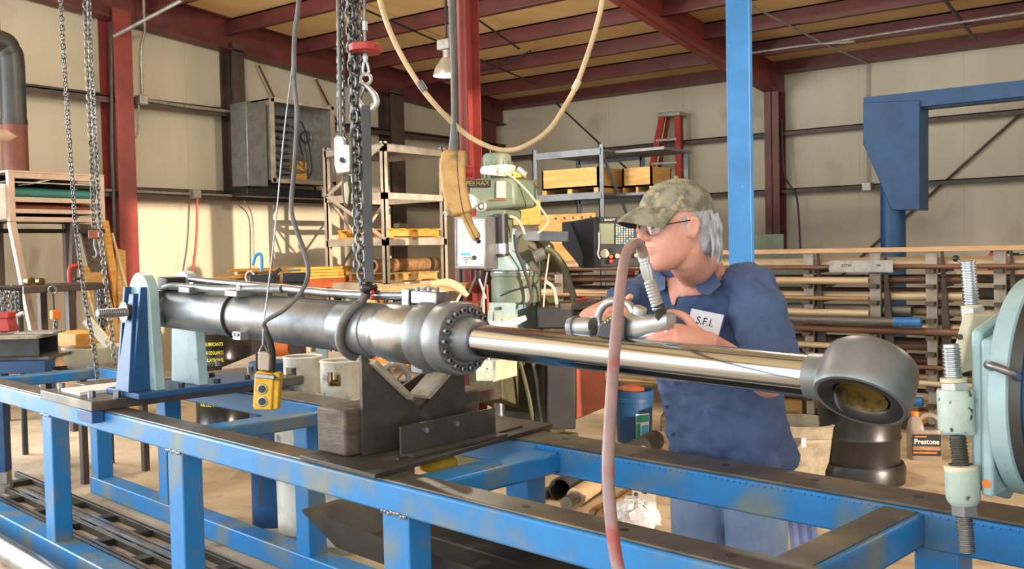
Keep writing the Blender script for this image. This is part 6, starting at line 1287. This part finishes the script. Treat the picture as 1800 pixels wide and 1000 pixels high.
# blue bucket with a label
p = PZ(1115, 775, FL); bdp = (p-CAM).dot(fwd); bh = PD(1115, 684, bdp).z-FL
bk = thing('blue_bucket', p, 'blue plastic pail with a green and white label beyond the bench', 'bucket')
rb_ = .148
obj('pail', MB().lathe(V((p.x, p.y, FL)), ZZ, [(0, rb_*.85), (.01, rb_*.87), (bh*.78, rb_*.97), (bh*.79, rb_*1.03), (bh*.86, rb_*1.03), (bh*.87, rb_), (bh*.95, rb_*1.02), (bh, rb_*1.04), (bh, rb_*.96), (.03, rb_*.82), (.03, .01)], 40, cap=False), 'blue_dark', bk)
a1 = math.atan2(CAM.y-p.y, CAM.x-p.x)
def strip(a0s, a1s, z0s, z1s, mt, off): 
    mb = MB(); n = 10; pts = []
    for i in range(n+1):
        a = a1+a0s+(a1s-a0s)*i/n
        for z_ in (z0s, z1s):
            rr = rb_*(.87+.1*(z_/bh)/.78)+off; pts.append(V((p.x+rr*math.cos(a), p.y+rr*math.sin(a), FL+z_)))
    mb.add(pts, [(2*i, 2*i+2, 2*i+3, 2*i+1) for i in range(n)]); return obj('pail_label', mb, mt, bk)
strip(.1, .95, bh*.12, bh*.58, 'white', .002); strip(.12, .9, bh*.42, bh*.56, 'green', .003); strip(.12, .35, bh*.1, bh*.4, 'green', .0035); strip(.4, .9, bh*.15, bh*.36, 'label_blue', .003)
obj('pail_rags', MB().sphere(V((p.x-.02, p.y, FL+bh)), .09, (1.2, 1, .4), 14, 8), 'red_brown', label='rust-coloured rags heaped in the blue pail', cat='rags')
# pipes and shafts on the floor seen between the rails
def fp(px, py, z): return PZ(px, py, FL+z)
A = fp(985, 862, .06); B = fp(1120, 790, .06); d_ = (B-A); d_.z = 0
obj('floor_pipe', MB().pipe(A, A+d_.normalized()*1.6, .075, .064, 28), 'dark_pipe', label='open-ended black pipe on the floor under the bench', cat='pipe')
A = fp(995, 885, .05); B = fp(1140, 790, .05); d_ = B-A; d_.z = 0; d_.normalize()
sf = thing('steel_shaft', A, 'stepped bright steel shaft lying beside the black pipe', 'shaft')
obj('journal', MB().cyl(A, A+d_*.14, .036, n=24), 'steel', sf); obj('shaft', MB().cyl(A+d_*.14, A+d_*1.4, .055, n=28), 'pipe_pale', sf)
for k, (x0, y0_, x1, y1_, r_, lb) in enumerate(((1040, 900, 1105, 860, .018, 'thin rod nearest the steel shaft on the floor'), (1055, 905, 1125, 858, .022, 'second thin rod right of the steel shaft'), (945, 872, 985, 855, .03, 'bright bar end left of the black pipe'))):
    A = fp(x0, y0_, r_); B = fp(x1, y1_, r_); d_ = B-A; d_.z = 0; obj('floor_rod', MB().cyl(A, A+d_.normalized()*1.1, r_, n=18), 'pipe_tan' if k < 2 else 'steel_bright', label=lb, cat='rod', group='rods on the floor')
q = fp(1132, 885, 0); bkt = thing('yoke_bracket', q, 'grey cast yoke bracket on the floor beside the man', 'bracket')
obj('plate', MB(Matrix.Translation(q) @ SM.to_3x3().to_4x4()).box(-.07, .07, 0, .03, 0, .1), 'galv', bkt, bevel=.006); obj('bore', MB(Matrix.Translation(q) @ SM.to_3x3().to_4x4()).cyl((-.045, -.003, .055), (-.045, .0, .055), .012, n=14), 'black', bkt); obj('arc', MB(Matrix.Translation(q) @ SM.to_3x3().to_4x4()).torus((.05, -.01, .1), (0, 1, 0), .05, .012, 16, 8, PI, 2*PI), 'black', bkt)
q = fp(1120, 928, .0); cb3 = MB(); random.seed(2)
cb3.sphere(V((q.x, q.y, FL+.07)), .11, (1.2, .8, .75), 22, 14)
cb3.v = [v+V((random.uniform(-.014, .014), random.uniform(-.014, .014), random.uniform(-.01, .014))) for v in cb3.v]
obj('plastic_bag', cb3, 'clear_bag', label='crumpled clear plastic bag on the floor beside the man', cat='bag', smooth=30)
# ------------------------------------------------------------------ drive head clamped on the bench at the right
dh = thing('drive_head', tw(-.45, 2.1, .741), 'pale blue drive head with a big round flange and blue gearbox', 'drive head')
Cz = 1.112
def TX(s): return tw(s, 2.06, Cz)
obj('flange_disc', MB().lathe(TX(-.625), TT, [(0, .05), (0, .205), (.005, .212), (.034, .212), (.038, .206), (.038, .05)], 72), 'aqua', dh)
obj('dark_ring', MB().lathe(TX(-.587), TT, [(0, .1), (0, .207), (.02, .207), (.02, .1)], 72), 'dark_pipe', dh)
obj('gearbox', MB().lathe(TX(-.567), TT, [(0, .1), (0, .196), (.01, .2), (.9, .2), (.95, .16)], 60), 'blue_clean', dh)
obj('mount_foot', T_().box(-.5, .3, 1.95, 2.2, .742, .95), 'blue_clean', dh, bevel=.01)
obj('face_plate', T_().prism([(-.668, 1.90, .93), (-.668, 2.06, .88), (-.668, 2.22, .93), (-.668, 2.22, 1.29), (-.668, 1.90, 1.23)], (.02, 0, 0)), 'aqua', dh, bevel=.006)
obj('face_plate', T_().prism([(-.647, 1.89, .92), (-.647, 2.23, .92), (-.647, 2.23, 1.26), (-.647, 1.89, 1.215)], (.022, 0, 0)), 'aqua', dh, bevel=.006)
q = tab(PW(1737, 820, 1.87)); obj('orange_mark', T_().cyl((-.637, 1.89, .945), (-.637, 1.8885, .945), .008, n=14), 'orange', dh)
eb = PW(1762, 652, 1.845); ebo = obj('eye_bolt', MB().torus(eb, ZZ*.85+NN*.3+TT*.3, .026, .0075, 24, 10), 'steel', dh)
obj('eye_shank', MB().cyl(eb+NN*.02, eb+NN*.06, .008, n=10), 'steel', ebo)
# clamp studs
WC = 1.885
def clampstud(name, lb, spec):
    t = thing(name, PW(*spec[0][1], WC), lb, 'clamp'); return t
ca = thing('upper_clamp', PW(1708, 560, 2.12), 'cream clamp strap with a tall threaded stud at the top of the drive head', 'clamp')
obj('stud', MB().thread(PW(1710, 560, 2.12), PW(1701, 458, 2.12), .0158, .0072, 20), 'steel_bright', ca)
obj('nut', MB().nut(PW(1711, 563, 2.12), PW(1709, 541, 2.12), .025), 'silver', ca)
obj('washer', MB().cyl(PW(1708.5, 541, 2.12), PW(1708, 536, 2.12), .022, n=20), 'cream', ca)
obj('strap', MB().hexa([PW(*p_, 2.05) for p_ in ((1692, 552), (1710, 552), (1686, 660), (1668, 640))], [PW(*p_, 2.05) + NN*.07+TT*.02 for p_ in ((1696, 550), (1735, 556), (1716, 640), (1690, 650))]), 'cream', ca, bevel=.004)
obj('strap_hole', MB().cyl(PW(1687, 592, 2.049), PW(1687, 592, 2.047), .006, n=12), 'black', ca)
obj('strap_wedge', MB().hexa([PW(*p_, 2.10) for p_ in ((1708, 560), (1732, 560), (1730, 585), (1726, 606))], [PW(*p_, 2.16) for p_ in ((1708, 560), (1732, 560), (1730, 585), (1726, 606))]), 'cream', ca, bevel=.003)
obj('lever_rod', MB().cyl(PW(1690, 462, 2.14), PW(1681, 455, 2.14), .003, n=8), 'steel', ca); obj('lever_ball', MB().sphere(PW(1680, 454, 2.14), .0075, n=12, m=8), 'black_gloss', ca)
cb2 = thing('lower_clamp', PW(1680, 760, WC), 'mottled pale green clamp sleeves on a long vertical threaded stud', 'clamp')
def W2(x, y): return PW(x, y, WC)
obj('upper_stud', MB().thread(W2(1678, 690), W2(1671, 605), .0165, .0072, 20), 'steel_bright', cb2)
obj('upper_nut', MB().nut(W2(1679, 694), W2(1677, 672), .026), 'silver', cb2)
obj('upper_washer', MB().cyl(W2(1676.5, 671), W2(1676, 664), .024, n=20), 'cream', cb2)
obj('upper_sleeve', MB().lathe(W2(1682, 757), W2(1679, 690)-W2(1682, 757), [(0, .031), (.004, .033), (.073, .033), (.079, .032), (.079, .02)], 28), 'mint_light', cb2)
obj('sleeve_plate', T_().prism([tab(W2(1655, 765)), tab(W2(1712, 766)), tab(W2(1712, 757)), tab(W2(1655, 756))], (0, .07, 0)), 'aqua', cb2, bevel=.003)
obj('middle_stud', MB().thread(W2(1691, 832), W2(1683, 765), .0155, .0068, 20), 'dark_steel', cb2)
obj('lower_sleeve', MB().lathe(W2(1694, 886), W2(1690, 825)-W2(1694, 886), [(0, .024), (.006, .028), (.014, .031), (.066, .031), (.072, .030), (.072, .021), (.05, .02)], 28, cap=False), 'mint_light', cb2)
obj('sleeve_lip', MB().lathe(W2(1690, 828), W2(1689, 815)-W2(1690, 828), [(0, .022), (.002, .031), (.012, .0305), (.013, .022)], 28, cap=False), 'cream', cb2)
obj('lower_nut', MB().nut(W2(1695, 904), W2(1694, 884), .025), 'gun', cb2)
obj('lower_stud', MB().thread(W2(1700, 972), W2(1694, 900), .0155, .0072, 20), 'steel', cb2)
obj('hanger_bar', MB().hexa([tw(-.70, 1.93, tab(W2(1690, 765)).z), tw(-.66, 1.93, tab(W2(1690, 765)).z), tw(-.66, 2.0, tab(W2(1690, 765)).z), tw(-.70, 2.0, tab(W2(1690, 765)).z)], [tw(-.70, 1.93, tab(W2(1690, 700)).z), tw(-.66, 1.93, tab(W2(1690, 700)).z), tw(-.66, 2.0, tab(W2(1690, 700)).z), tw(-.70, 2.0, tab(W2(1690, 700)).z)]), 'aqua', cb2)
